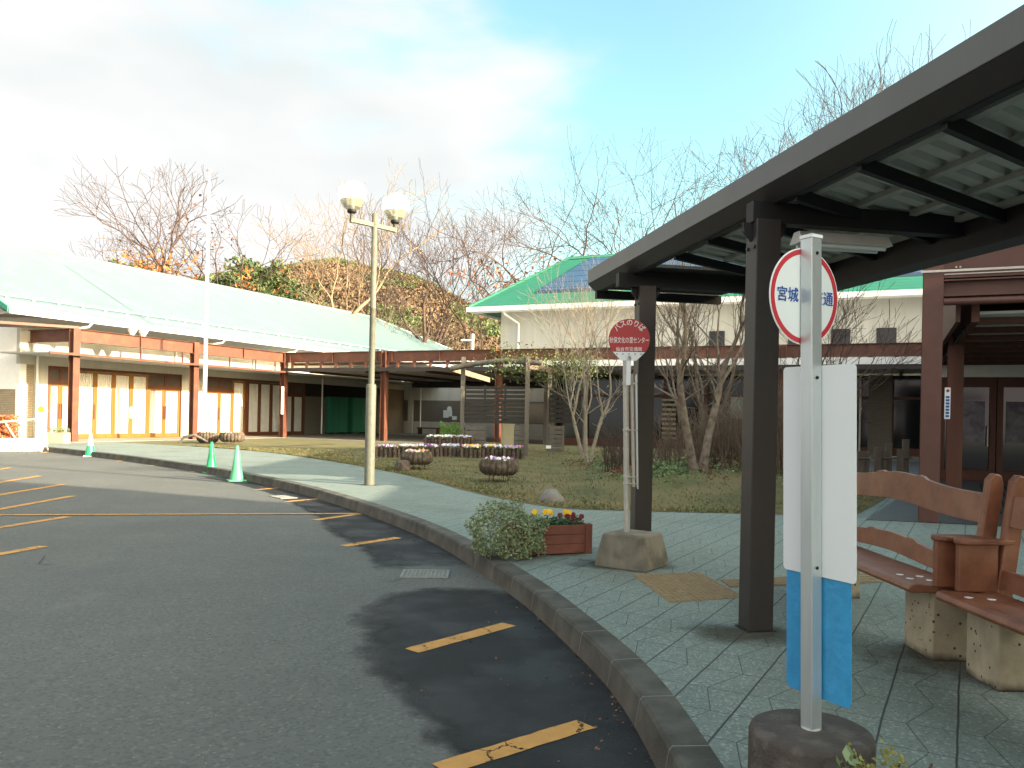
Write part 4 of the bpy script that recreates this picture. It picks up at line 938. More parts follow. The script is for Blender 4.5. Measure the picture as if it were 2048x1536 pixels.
# post sign
vs_ = thing('post_sign', 'narrow vertical white sign on the brown post left of the garden', 'sign', FL(LW, -0.2, 1.5))
m = MB(); m.box(LW-0.33, LW-0.15, -0.15, -0.142, 1.35, 2.75, FL); obj('panel', m, mt_signw, vs_)
m = MB()
for i in range(9): z = 2.62-i*0.145; m.box(LW-0.28, LW-0.2, -0.153, -0.1505, z-0.05, z+0.0, FL); m.box(LW-0.265, LW-0.215, -0.153, -0.1505, z+0.012, z+0.025, FL)
obj('marks', m, mt_txtblue, vs_)
# left end porch
LP = thing('side_porch', 'brown steel entrance canopy at the far left end of the pale roofed wing', 'porch', FL(-1, 1, 0))
m = MB(); m.prism([FL(0.1, -0.12, 4.5), FL(-6, 5.0, 4.2), FL(-6.4, 4.6, 4.2), FL(-3.8, 1.6, 4.45)], (0, 0, 0.1)); obj('canopy_roof', m, mt_doord, LP)

# left far wall with grey brick, storage
for a, c, h_ in ((16.75, 18.6, 2.4), (24.0, 27.2, 3.15)): m = MB(); m.box(a, c, WN, WN+0.2, 0.17, h_, FL); obj('brick_wall', m, mt_brickd, LB)
m = MB(); m.box(16.75, 18.6, WN+0.001, WN+0.2, 2.4, 3.15, FL); m.box(18.2, 29.0, WN+2, WN+2.1, 0.17, 3.6, FL); obj('storage_wall', m, mt_interior, LB)
m = MB(); m.tube([FL(18.2, WN-0.06, 0.2), FL(18.2, WN-0.06, 3.5)], 0.045, 8); obj('downpipe', m, mt_white, LB)
for i, (a, c) in enumerate(((19.3, 21.1), (21.6, 23.4))):
    th = thing('storage_cabinet', ['green storage cabinet in the shaded corridor, left one', 'green storage cabinet in the shaded corridor, right one behind the lamp pole'][i], 'cabinet', FL((a+c)/2, WN+0.6, 0.17), 'green storage cabinets')
    m = MB(); m.box(a, c, WN+0.2, WN+1.0, 0.25, 2.45, FL); obj('body', m, mt_greenp, th)
    m = MB(); m.box(a+0.03, (a+c)/2-0.01, WN+0.18, WN+0.2, 0.3, 2.4, FL); m.box((a+c)/2+0.01, c-0.03, WN+0.18, WN+0.2, 0.3, 2.4, FL); obj('door', m, mt_greenp, th)
    m = MB()
    for q in (a+0.1, c-0.1): m.box(q-0.05, q+0.05, WN+0.3, WN+0.9, 0.168, 0.25, FL)
    obj('foot', m, mt_black, th)

# ================================================================== REAR WING (colonnade)
RB = thing('colonnade', 'red brown steel colonnade with a flat canopy across the rear of the garden', 'colonnade', FB(6, 0, 0))
SP_ = 6.12
for i in range(1, 6):
    Hcol(FB, i*SP_, 0, 0.165, BT+0.01, mt_steel, RB, 0.26, 0.30, web_k=False)
for i in range(0, 5):
    a = i*SP_+0.135; c = (i+1)*SP_-0.135
    Ibeam(FB, a, c, 0, BBm, BT, mt_steel, RB, 0.2, stiff=[a+0.3+ (c-a-0.6)*q/2 for q in range(3)] if i < 3 else ())
m = MB(); m.box(0.3, 5*SP_, -0.18, 12.5, 3.58, 3.66, FB); obj('canopy', m, mt_ceil, RB)
m = MB(); m.box(0.25, 5*SP_, -0.27, -0.19, 3.52, 3.70, FB); obj('canopy_gutter', m, mt_shel, RB)
m = MB()
for i in range(34): k = 0.6+i*0.9; m.prism([FB(k-0.05, -0.14, 3.66), FB(k+0.05, -0.14, 3.66), FB(k+0.09, -0.06, 4.0), FB(k-0.09, -0.06, 4.0)], bn*0.06)
m.box(0.3, 5*SP_, 0.3, 0.42, 3.86, 3.98, FB)
obj('hanger', m, mt_steel, RB)
m = MB()
for i in range(9): k = 1.5+i*3.4; m.box(k-0.05, k+0.05, 0.2, 12, 3.46, 3.575, FB)
obj('ceiling_joist', m, mt_doord, RB)
m = MB(); m.box(0.3, 5*SP_, 12.0, 12.3, 3.2, 3.58, FB); obj('back_beam', m, mt_black, RB)

# back wall of passage (far, facing viewer)
PW = thing('storage_block', 'pale walled block with grey brick lower wall at the end of the corridor', 'building', FB(8, 17, 0))
m = MB(); m.box(-3.4, 16.8, 15.4, 15.6, 2.45, 3.7, FB); obj('upper_wall', m, mt_wall, PW)
m = MB(); m.box(-3.4, 16.8, 15.39, 15.6, 1.0, 2.45, FB); obj('brick_wall', m, mt_brickd, PW)
m = MB(); m.box(-3.4, 16.8, 15.4, 15.6, 0.17, 1.0, FB); obj('lower_wall', m, mt_wall, PW)
m = MB(); m.tube([FB(-1.0, 15.3, 0.2), FB(-1.0, 15.3, 3.4)], 0.045, 8); obj('downpipe', m, mt_white, PW)
m = MB(); m.box(-1.8, 16.8, 15.2, 22, 3.7, 3.95, FB); obj('roof', m, mt_ceil, PW)
m = MB(); m.box(-1.95, -1.6, 15.2, 15.6, 0.17, 3.6, FB); obj('corner_pilaster', m, mt_wall, PW)
for i, (u_, v_, s_, lb) in enumerate(((878, 823, 0.45, 'pale notice on the grey brick corridor wall, lower left of the clock'), (889, 828, 0.35, 'small pale notice on the grey brick wall, beside the larger notice'), (907, 832, 0.4, 'bluish notice low on the grey brick wall by the pergola'))):
    pass
def wallpt(u_, v_, n=15.38):
    a, b2 = ab(u_, v_); d = Vector((a, 1, b2)); o = Vector((0, 0, EYE)); q = FB(0, n, 0); tt = (q-o).dot(bn)/d.dot(bn); return o+d*tt
for (u_, v_, w_, h_, lb) in ((892, 828, 0.42, 0.5, 'larger pale notice on the grey brick corridor wall'), (901, 827, 0.25, 0.4, 'smaller pale notice beside the larger one on the brick wall'), (909, 836, 0.36, 0.25, 'bluish notice low on the grey brick corridor wall')):
    c = wallpt(u_, v_); th = thing('wall_notice', lb, 'notice', c, 'notices on the corridor wall'); m = MB(); m.box(-w_/2, w_/2, -0.01, 0.0, -h_/2, h_/2, lambda a, b2, c2, c=c: c+bd*a+bn*b2+Vector((0, 0, c2))); obj('sheet', m, mt_signw, th)
c = wallpt(899, 818); th = thing('wall_clock', 'small round white clock on the grey brick corridor wall', 'clock', c); m = MB(); m.tube([c, c-bn*0.04], 0.18, 20); obj('dial', m, mt_signw, th)
# benches in passage
for k, lb in ((0.8, 'dark low bench in the shaded corridor, left one'), (3.0, 'dark low bench in the shaded corridor, right one')):
    th = thing('corridor_bench', lb, 'bench', FB(k, 13.6, 0.17)); m = MB(); m.box(k-0.8, k+0.8, 13.2, 13.7, 0.55, 0.63, FB); obj('seat', m, mt_doord, th)
    for q in (-0.7, 0.7): m = MB(); m.box(k+q-0.05, k+q+0.05, 13.25, 13.65, 0.17, 0.55, FB); obj('leg', m, mt_doord, th)

# ================================================================== MAIN HALL
HB = thing('main_hall', 'large cream hall with hipped green metal roof behind the shrub trees', 'building', FB(22, 12, 0))
HN, HK = 7.1, 8.9
HE = 7.35
m = MB(); m.box(HK, 46, HN, HN+0.3, 3.6, HE-0.12, FB); m.box(HK, HK+0.3, HN+0.3, 26, 3.6, HE-0.12, FB); obj('wall', m, mt_wall, HB)
m = MB(); m.tube([FB(HK+0.5, HN-0.9, HE-0.2), FB(HK+0.55, HN-0.7, HE-0.4), FB(HK+1.1, HN-0.09, HE-0.85), FB(HK+1.1, HN-0.09, 4.0)], 0.06, 8); obj('downpipe', m, mt_white, HB)
def onwall(u_, v_, n=HN-0.01): return wallpt(u_, v_, n)
for (u0, u1, v0, v1) in ((1420, 1447, 664, 694), (1508, 1530, 662, 692), (1578, 1600, 661, 691), (1664, 1698, 660, 691), (1755, 1790, 658, 690)):
    a = onwall(u0, v1); c = onwall(u1, v1); t0 = onwall(u0, v0)
    fr_ = MB(); fr_.prism([a+Vector((0, 0, -0.04))-bd*0.05, c+Vector((0, 0, -0.04))+bd*0.05, Vector((c.x, c.y, t0.z+0.04))+bd*0.05, Vector((a.x, a.y, t0.z+0.04))-bd*0.05], -bn*0.03); wo = obj('window', fr_, mt_shel, HB)
    g_ = MB(); g_.prism([a-bn*0.031, c-bn*0.031, Vector((c.x, c.y, t0.z))-bn*0.031, Vector((a.x, a.y, t0.z))-bn*0.031], -bn*0.004); obj('pane', g_, mt_glassd, wo)
# hip roof
e0, e1, en, rk, rn = HK-1.5, 48.0, HN-0.95, HK-1.5+4.2, HN-0.95+4.2; rzv = 10.5
m = MB(); A_, B_, C_, D_ = FB(e0, en, HE), FB(e1, en, HE), FB(e1, rn, rzv), FB(rk, rn, rzv); E_, F_ = FB(e1, 2*rn-en, HE), FB(e0, 2*rn-en, HE)
m.add([A_, B_, C_, D_, E_, F_]+[p-Vector((0, 0, 0.12)) for p in (A_, B_, C_, D_, E_, F_)], [(0, 1, 2, 3), (0, 3, 5), (3, 2, 4, 5), (9, 8, 7, 6), (11, 9, 6), (11, 10, 8, 9)])
hr = obj('roof', m, mt_roofG, HB)
m = MB(); m.box(e0, e1, en-0.12, en-0.002, HE-0.24, HE+0.0, FB); m.box(e0-0.1, e0, en-0.12, 2*rn-en, HE-0.24, HE, FB); obj('eave_gutter', m, mt_white, HB)
m = MB(); m.box(e0, e1, en, HN+0.0, HE-0.2, HE-0.15, FB); obj('soffit', m, mt_white, HB)
m = MB(); m.tube([FB(e0, en, HE+0.02), FB(rk, rn, rzv+0.03), FB(e1, rn, rzv+0.03)], 0.10, 8); obj('ridge_cap', m, mt_roofG, hr)
# solar array
def rp_(k, q, up): return FB(k, en+(rn-en)*q, HE+(rzv-HE)*q+up)
m = MB(); pts = [rp_(e0+3.6, 0.25, 0.08), rp_(38, 0.25, 0.08), rp_(38, 0.93, 0.08), rp_(rk+1.3, 0.93, 0.08)]
m.prism(pts, (0, 0, 0.06)); m.box(e0+3.5, 38, en+1.0, en+1.06, HE+0.72, HE+0.86, FB); obj('solar_panel', m, mt_solar, HB)
# ground floor frontage
m = MB(); m.box(17.0, 17.2, 4.01, 24, 0.17, 3.56, FB); obj('unseen_side_wall', m, mt_brickd, HB)  # unseen wall added to keep low sun out of the passage
m = MB(); m.box(13.2, 46, 3.9, 4.0, 0.17, 3.5, FB); obj('glazing', m, mt_glassd, HB)
m = MB()
for i in range(17): k = 13.2+i*1.9; m.box(k-0.07, k+0.07, 3.80, 3.899, 0.17, 3.5, FB)
m.box(13.2, 46, 3.81, 3.898, 2.5, 2.62, FB); m.box(13.2, 46, 3.81, 3.898, 0.17, 0.5, FB); obj('mullion', m, mt_doord, HB)
m = MB(); m.box(12.9, 46, -0.30, 3.7, 3.70, 3.95, FB); obj('front_canopy', m, mt_white, HB)
for a, c in ((27.5, 28.4), (13.0, 13.6)): m = MB(); m.box(a, c, 3.5, 3.79, 0.17, 3.5, FB); obj('brick_pier', m, mt_brickd, HB)
m = MB(); m.tube([FB(27.2, 3.4, 0.2), FB(27.2, 3.4, 3.5)], 0.05, 8); obj('downpipe', m, mt_galv, HB)
# ventilation slats seen in the glazing
m = MB(); c = wallpt(1338, 860, 3.78)
for i in range(9):
    q = wallpt(1338, 800+i*9.5, 3.78); m.box(-0.32, 0.32, -0.05, 0, -0.05, 0.05, lambda a, b2, c2, q=q: q+bd*a+bn*b2+Vector((0, 0, c2)))
obj('door_slats', m, mt_beige, HB)
# right-hand green roofed wing above the porch is the same hall roof

# ================================================================== PORCH (right)
PB = thing('entrance_porch', 'big brown steel entrance porch at the right edge behind the benches', 'porch', Vector((5.83, 11.5, 0.15)))
pd = bn.copy()     # porch depth direction
pr_ = bd.copy()     # along the beam to the right
Q0 = Vector((5.83, 11.5, 0))
def FQ(a, b2, z): return Q0+pr_*a+pd*b2+Vector((0, 0, z))
Hcol(FQ, 0, 0, 0.158, 4.16, mt_porch, PB, 0.25, 0.28, web_k=True)
Hcol(FQ, 0.55, 4.0, 0.158, 3.1, mt_doord, PB, 0.25, 0.28)
Hcol(FQ, 5.0, 0, 0.158, 4.16, mt_porch, PB, 0.25, 0.28)
Ibeam(FQ, 0.13, 6, 0.0, 3.52, 4.15, mt_porch, PB, 0.22)
m = MB(); m.box(0.13, 6, -0.135, -0.13, 3.56, 3.575, FQ); m.box(-0.16, 6, -0.15, -0.14, 3.60, 3.63, FQ); obj('ledge', m, mt_galv, PB)
Ibeam(FQ, 0.13, 6, 0.0, 3.27, 3.5, mt_porch, PB, 0.22)
m = MB(); m.tube([FQ(0.13, -0.12, 3.19), FQ(6, -0.12, 3.19)], 0.05, 10); obj('gutter', m, mt_porch, PB)
m = MB(); m.box(0.62, 7, 0.5, 10.3, 3.08, 3.12, FQ); obj('ceiling', m, mt_white, PB)
m = MB()
for i in range(8): m.box(0.62, 7, 0.9+i*1.3, 0.98+i*1.3, 2.98, 3.075, FQ)
obj('joist', m, mt_doord, PB)
m = MB(); m.box(0.3, 0.36, 0.25, 10.2, 2.95, 4.12, FQ); obj('side_fascia', m, mt_porch, PB)
m = MB(); m.box(0.5, 0.6, 0.3, 10.3, 2.95, 3.5, FQ); obj('side_beam', m, mt_doord, PB)
m = MB()
for i in range(24): m.tube([FQ(0.49, 1.2+i*0.35, 3.0), FQ(0.49, 1.2+i*0.35, 2.9)], 0.015, 5)
obj('fixings', m, mt_black, PB)
m = MB(); m.box(0.6, 7, 10.0, 10.05, 2.68, 2.97, FQ); obj('lintel', m, mt_white, PB)
m = MB(); m.box(0.3, 10, 10.3, 10.4, 0.16, 3.2, FQ); obj('glazing', m, mt_glassd, PB)
m = MB(); m.box(0.5, 7, 0.2, 10.6, 3.6, 3.72, FQ); obj('roof', m, mt_porch, PB)
for i in range(5):
    k = 0.6+i*1.25; m = MB()
    m.box(k, k+0.13, 10.18, 10.28, 0.16, 2.7, FQ); m.box(k+1.1, k+1.23, 10.18, 10.28, 0.16, 2.7, FQ); m.box(k+0.13, k+1.1, 10.18, 10.28, 2.45, 2.7, FQ); m.box(k+0.13, k+1.1, 10.18, 10.28, 0.16, 0.4, FQ)
    dd = obj('door', m, mt_doord, PB)
    if i in (0, 1): m = MB(); m.box(k+0.2, k+1.0, 10.26, 10.275, 1.1, 2.1, FQ); obj('poster', m, mat('faded_poster', (0.16, 0.16, 0.17), 0.4, 0.35, 5, col2=(0.10, 0.06, 0.10), c2scale=4), dd)
    m = MB(); m.box(k+1.04, k+1.07, 10.12, 10.18, 1.0, 1.5, FQ); obj('handle', m, mt_galv, dd)
for i in range(4):
    for j in range(2): m = MB(); c = FQ(0.28+j*0.05, -0.012, 3.68+i*0.11); m.tube([c, c-pd*0.012], 0.014, 6); obj('bolt', m, mt_galv, PB)
vs_ = thing('column_sign', 'narrow vertical white notice on the dark side of the porch column', 'sign', FQ(0.2, 0.2, 1.5))
def colpt(u_, v_): return at(u_, v_, 11.85)
a = at(1890, 775, 11.7); c = at(1900, 838, 11.7)
m = MB(); m.box(a.x, c.x, 11.7, 11.708, c.z, a.z); obj('panel', m, mt_signw, vs_)
m = MB()
for i in range(7): z = a.z-0.12-i*0.045; m.box(a.x+0.015, c.x-0.015, 11.695, 11.699, z-0.03, z)
obj('marks', m, mt_txtblue, vs_)
m = MB(); m.tube([Vector(((a.x+c.x)/2, 11.697, a.z-0.045)), Vector(((a.x+c.x)/2, 11.694, a.z-0.045))], 0.022, 14); obj('emblem', m, mt_red, vs_)

# grey board fence by the porch
fc_ = thing('board_fence', 'weathered grey picket boards between the shrubs and the porch', 'fence', Vector((8.0, 18.0, 0.16)))
for i in range(7):
    m = MB(); x = 7.45+i*0.17; y = 17.6+0.12*math.sin(i*2.1)+i*0.02; hh = 0.9+0.12*math.sin(i*3.3)+i*0.03
    m.box(x-0.075, x+0.075, y-0.015, y+0.015, 0.1, hh, ); obj('board', m, mt_gwood, fc_, bevel=0.004)
m = MB(); m.tube([Vector((7.4, 17.57, 0.75)), Vector((8.6, 17.7, 0.78))], 0.02, 6); obj('rail', m, mt_gwood, fc_)

# ================================================================== GARDEN: pergola
PG = thing('pergola', 'weathered timber pergola with dark slatted screens and a climbing vine', 'pergola', Vector((0.0, 27, 0.3)))
def pillar(u_, v0, v1, Y, w_=0.14):
    a = at(u_, v0, Y); z0 = lawn_z(a.x, a.y)-0.05; m = MB(); m.box(a.x-w_/2, a.x+w_/2, Y-w_/2, Y+w_/2, z0, a.z); obj('post', m, mt_gwood, PG, bevel=0.01); return a
a1 = pillar(927, 714, 0, 27.0); a2 = pillar(1056, 713, 0, 26.0); a3 = pillar(1100, 745, 0, 28.2); a4 = pillar(1172, 752, 0, 27.2)
ba1 = at(902, 737, 26.9); ba2 = at(1085, 727, 25.9)
m = MB(); m.tube([ba1, ba1.lerp(ba2, 0.3)+Vector((0, 0, 0.12)), ba1.lerp(ba2, 0.6)+Vector((0, 0, 0.16)), ba2], [0.09, 0.085, 0.085, 0.08], 8); obj('curved_beam', m, mt_gwood, PG)
m = MB(); p0 = at(1048, 730, 26.1); p1 = at(1172, 752, 27.4); m.prism([p0+Vector((0, 0, -0.09)), p0+Vector((0, 0, 0.09)), p1+Vector((0, 0, 0.09)), p1+Vector((0, 0, -0.09))], (0, 0.07, 0)); obj('side_beam', m, mt_barkpale, PG)
m = MB(); p0 = at(903, 737, 27.1); p1 = at(980, 760, 31.0); m.prism([p0+Vector((0, 0, -0.09)), p0+Vector((0, 0, 0.09)), p1+Vector((0, 0, 0.09)), p1+Vector((0, 0, -0.09))], (0, 0.07, 0)); obj('side_beam', m, mt_barkpale, PG)
def lattice(u0, u1, v0, v1, Y0, Y1, n, name='lattice_panel', gap=0.72, vert=2, m_=None):
    A = at(u0, v0, Y0); B2 = at(u1, v0, Y1); zb = at(u0, v1, Y0).z; m = MB(); d = Vector((B2.x-A.x, B2.y-A.y, 0)); L_ = d.length; d.normalize(); nn_ = Vector((-d.y, d.x, 0))
    F = lambda a, b2, c2: Vector((A.x, A.y, 0))+d*a+nn_*b2+Vector((0, 0, c2))
    H_ = A.z-zb; p = H_/n
    for i in range(n): z = zb+p*i; m.box(0, L_, -0.012, 0.012, z, z+p*gap, F)
    for i in range(vert+2): x = L_*i/(vert+1); m.box(x-0.03, x+0.03, 0.0125, 0.035, zb, A.z, F)
    return obj(name, m, m_ or mt_lat, PG)
lattice(930, 1052, 770, 845, 26.95, 26.1, 9)
lattice(932, 970, 850, 898, 26.9, 26.7, 5, 'lower_panel', 0.85, 0, mt_gwood); lattice(1030, 1052, 850, 900, 26.2, 26.1, 5, 'lower_panel', 0.85, 0, mt_gwood)
lattice(1100, 1160, 778, 845, 28.0, 27.4, 7, gap=0.8); lattice(1097, 1126, 850, 903, 26.6, 26.4, 6, 'lower_panel', 0.85, 0, mt_gwood)
lattice(895, 925, 845, 880, 27.2, 27.0, 3, 'lower_panel', 0.85, 0, mt_gwood)
m = MB(); rnd = random.Random(8)
for _ in range(3200):
    f_ = rnd.random()**1.4; c = at(1090, 738, 26.6).lerp(at(1180, 735, 27.3), rnd.random()) if rnd.random() < 0.75 else at(1000, 722, 26.4).lerp(at(1060, 735, 26.4), rnd.random())
    m.leaf(c+Vector((rnd.gauss(0, 0.35), rnd.gauss(0, 0.3), rnd.gauss(0, 0.28))), 0.03+0.03*rnd.random(), rnd, 0.5)
obj('vine', m, mat('yellow_green_vine_leaves', (0.10, 0.125, 0.035), 0.7, 0.4, 5), PG)
cb_ = thing('utility_cabinet', 'beige utility cabinet under the pergola screen', 'cabinet', at(1017, 884, 27.5))
c = at(1016, 846, 27.6); m = MB(); m.box(c.x-0.22, c.x+0.22, 27.5, 27.85, 0.2, c.z); obj('body', m, mt_beige, cb_, bevel=0.01)
m = MB(); m.box(c.x-0.17, c.x+0.17, 27.488, 27.499, 0.35, c.z-0.08); obj('door', m, mt_beige, cb_)
gs = thing('small_label_post', 'small white plant label on a stake by the pergola screen', 'label', at(1097, 895, 26)); c = at(1097, 894, 26.0); m = MB(); m.box(c.x-0.08, c.x+0.08, 25.99, 26.0, c.z-0.05, c.z+0.05); obj('plate', m, mt_signw, gs); m = MB(); m.box(c.x-0.012, c.x+0.012, 26.001, 26.02, 0.15, c.z); obj('stake', m, mt_gwood, gs)

# flower boxes (log edged)
FCOL = ['white', 'purple', 'pink', 'lilac', 'yellow', 'white']
def flowers(parent, cx, cy, z, wx, wy, n, cols, seed, size=0.035, gr=0.05):
    r_ = random.Random(seed); per = {}
    lf_ = MB()
    for _ in range(n*7): lf_.leaf(Vector((cx+r_.uniform(-wx, wx), cy+r_.uniform(-wy, wy), z+r_.random()*gr)), 0.03, r_, 0.5, 0.3)
    obj('foliage', lf_, mt_leafgr, parent)
    for _ in range(n):
        k = r_.choice(cols); m = per.setdefault(k, MB()); p = Vector((cx+r_.uniform(-wx, wx), cy+r_.uniform(-wy, wy), z+gr*0.8+r_.random()*0.05))
        nz_ = Vector((r_.gauss(0, .4), -0.9+r_.gauss(0, .3), 0.6)).normalized(); a = nz_.orthogonal().normalized(); b2 = nz_.cross(a)
        for q in range(5):
            th = q*1.2566; e = a*math.cos(th)+b2*math.sin(th); s2 = nz_.cross(e); cc = p+e*size*0.55
            m.add([cc-e*size*0.55, cc-s2*size*0.5, cc+e*size*0.5, cc+s2*size*0.5], [(0, 1, 2, 3)])
    for k, m in per.items(): obj(k+'_flowers', m, mt_petal[k], parent)
def logbox(cx, cy, z, wx, wy, h, label, seed, cols):
    th = thing('log_planter', label, 'planter', (cx, cy, z), 'log planters in the flower bed'); r_ = random.Random(seed); m = MB()
    per = []
    n = int(2*wx/0.11)
    for i in range(n+1): per += [(cx-wx+i*2*wx/n, cy-wy), (cx-wx+i*2*wx/n, cy+wy)]
    n = int(2*wy/0.11)
    for i in range(1, n): per += [(cx-wx, cy-wy+i*2*wy/n), (cx+wx, cy-wy+i*2*wy/n)]
    for x, y in per: hh = h*(0.78+0.28*r_.random()); m.tube([Vector((x, y, z)), Vector((x, y, z+hh))], 0.054, 7)
    obj('log_wall', m, mt_log, th)
    m = MB(); m.box(cx-wx, cx+wx, cy-wy, cy+wy, z+0.02, z+h*0.86); obj('soil', m, mt_soil, th)
    flowers(th, cx, cy, z+h*0.88, wx*0.98, wy*1.05, 75, cols, seed, 0.04, 0.07)
bx0 = gnd(752, 914, .16); bx1 = gnd(1046, 914, .16)
names = ['leftmost log-edged planter of purple and white flowers', 'second log-edged planter from the left with white and pink flowers', 'third log-edged planter from the left, behind the nearer bowl on the left', 'log-edged planter with lilac and white flowers, fourth from the left', 'log-edged planter with yellow and pink flowers, third from the right', 'log-edged planter with orange and white flowers, second from the right', 'rightmost log-edged planter with purple flowers beside the pergola post']
csets = [['purple', 'white', 'purple'], ['white', 'pink', 'white'], ['purple', 'white'], ['lilac', 'white'], ['pink', 'yellow', 'white'], ['white', 'yellow', 'lilac'], ['purple', 'yellow', 'lilac', 'purple']]
for i in range(7):
    p = bx0.lerp(bx1, (i+0.5)/7); logbox(p.x, 25.3-0.02*i+0.2*(i % 2), lawn_z(p.x, 25.3)-0.06, 0.27, 0.30, 0.36, names[i], 20+i, csets[i])
c = at(898, 878, 26.3); logbox(c.x, 26.5, lawn_z(c.x, 26.5), 0.75, 0.3, 0.52, 'raised rear log planter with pale ornamental cabbages below the bright green shrub', 40, ['white', 'white', 'lilac', 'pink'])
gb = thing('green_shrub', 'bright green feathery shrub behind the raised flower planter', 'shrub', (c.x, 27.0, 0.2))
m = MB(); rnd = random.Random(11)
for _ in range(3000):
    x = rnd.uniform(-0.36, 0.36); z = rnd.uniform(0.1, 0.85+0.08*math.sin(x*14)); m.leaf(Vector((c.x+x, 27.0+rnd.uniform(-0.25, 0.25), 0.35+z)), 0.028, rnd, 0.35, -0.2)
obj('foliage', m, mt_leafbr, gb)
m = MB(); m.tube([Vector((c.x, 27, 0.2)), Vector((c.x, 27, 0.9))], 0.04, 6); obj('stem', m, mt_bark, gb)

# bowls of bark on the lawn
def bowl(p, r_, h, lift, label, cols, seed, nfl=26):
    p = Vector(p); th = thing('bark_planter', label, 'planter', p, 'bark bowls on the lawn'); rr = random.Random(seed); m = MB()
    n = 20
    for k in range(n):
        a = 2*math.pi*k/n; e = Vector((math.cos(a), math.sin(a), 0)); w_ = math.pi*r_/n*1.25; hh = h*(0.93+0.12*rr.random())
        m.tube([p+e*r_*0.74+Vector((0, 0, lift)), p+e*r_*0.97+Vector((0, 0, lift+hh*0.3)), p+e*r_+Vector((0, 0, lift+hh*0.62)), p+e*r_*0.9+Vector((0, 0, lift+hh))], [w_*0.7, w_, w_, w_*0.75], 7)
    obj('bark_bowl', m, mt_log, th)
    m = MB(); m.lathe([(r_*0.72, lift+0.01), (r_*0.9, lift+h*0.6), (r_*0.85, lift+h*0.9), (0, lift+h*0.92)], p, 18); obj('soil', m, mt_soil, th)
    if lift > 0.05:
        for k in range(4): a = k*1.57+0.5; e = Vector((math.cos(a), math.sin(a), 0))*r_*0.62; m = MB(); m.tube([p+e+Vector((0, 0, -0.02)), p+e+Vector((0, 0, lift+0.02))], 0.008, 6); obj('leg', m, mt_black, th)
    if nfl: flowers(th, p.x, p.y, p.z+lift+h*0.9, r_*0.75, r_*0.75, nfl, cols, seed)
    return th
pc = gnd(833, 938, .17); bowl((pc.x, pc.y, lawn_z(pc.x, pc.y)-0.02), 0.34, 0.27, 0.16, 'sunlit bark bowl of pale and yellow flowers in front of the left log planters', ['white', 'white', 'yellow', 'pink'], 5)
pc = gnd(997, 963, .17); bowl((pc.x, pc.y, lawn_z(pc.x, pc.y)-0.02), 0.345, 0.27, 0.18, 'shaded bark bowl on thin wire legs on the lawn, nearest to the camera', ['purple', 'lilac', 'white', 'white'], 6)
bowl((-12.0, 32.6, lawn_z(-12, 32.6)), 0.36, 0.38, 0.05, 'bark bowl beside the flagpole with a curved driftwood branch', ['pink', 'white'], 7, 10)
bowl((-10.9, 32.2, lawn_z(-10.9, 32.2)), 0.42, 0.32, 0.12, 'wide dark bark bowl right of the flagpole', ['pink'], 9, 4)
dw = thing('driftwood', 'curved grey driftwood lying under the bark bowl by the flagpole', 'driftwood', (-12.3, 32.2, 0.2))
m = MB(); z = 0.17; m.tube([Vector((-12.9, 32.1, z)), Vector((-12.75, 32.1, z+0.25)), Vector((-12.3, 32.05, z+0.33)), Vector((-11.8, 32.05, z+0.08))], [0.04, 0.06, 0.06, 0.03], 7); obj('branch', m, mt_gwood, dw)
# rock and dark stump
pr = gnd(1103, 1003, .16)
rk_ = MB(); vs = []; 
rk_.lathe([(0.215, -0.02), (0.20, 0.06), (0.135, 0.14), (0.085, 0.19), (0.04, 0.205), (0.0, 0.205)], pr, 14, True)
for v_ in rk_.v: v_ += Vector((noise.noise(v_*6), noise.noise(v_*6+Vector((5, 0, 0))), noise.noise(v_*6+Vector((0, 7, 0)))))*0.03
tag(obj('rock', rk_, mt_grey, loc=pr), 'grey cone-shaped rock at the lawn edge behind the trailing planter', 'rock')
ps = gnd(806, 940, .17); sm2 = MB(); sm2.lathe([(0.2, 0), (0.19, 0.12), (0.13, 0.22), (0, 0.24)], ps, 12)
for v_ in sm2.v: v_ += Vector((noise.noise(v_*5), noise.noise(v_*5+Vector((5, 0, 0))), noise.noise(v_*5+Vector((0, 7, 0)))))*0.06
tag(obj('tree_stump', sm2, mt_log, loc=ps), 'dark low stump left of the sunlit bark bowl', 'stump')

# ================================================================== TRAILING PLANTER (near)
A0 = Vector((0.80, 8.22, 0.15)); bx_ = Vector((-0.93, -0.36, 0)).normalized(); by_ = Vector((-bx_.y, bx_.x, 0))
if by_.y < 0: by_ = -by_
pl_ = thing('wooden_planter', 'red brown wooden planter with trailing foliage and pansies at the kerb', 'planter', A0+bx_*0.4)
def FW(a, b2, z): return A0+bx_*a+by_*b2+Vector((0, 0, z))
for j in range(3):
    m = MB(); z0 = 0.012+j*0.093; m.box(0, 0.82, -0.018, 0.0, z0, z0+0.09, FW); m.box(0, 0.82, 0.34, 0.358, z0, z0+0.09, FW); m.box(0.0, 0.018, 0, 0.34, z0, z0+0.09, FW); m.box(0.80, 0.82, 0, 0.34, z0, z0+0.09, FW)
    obj('board', m, mt_plant, pl_, bevel=0.003)
m = MB(); m.box(-0.012, 0.06, -0.03, -0.018, 0, 0.295, FW); m.box(0.76, 0.82, -0.03, -0.018, 0, 0.295, FW); m.box(-0.012, 0.0, -0.018, 0.05, 0, 0.295, FW); m.box(-0.012, 0, 0.30, 0.358, 0, 0.295, FW); obj('corner_batten', m, mt_plant, pl_)
m = MB(); m.box(0.018, 0.80, 0, 0.34, 0.05, 0.245, FW); obj('soil', m, mt_soil, pl_)
tf = MB(); rnd = random.Random(4)
cc = FW(0.90, 0.0, 0.22)
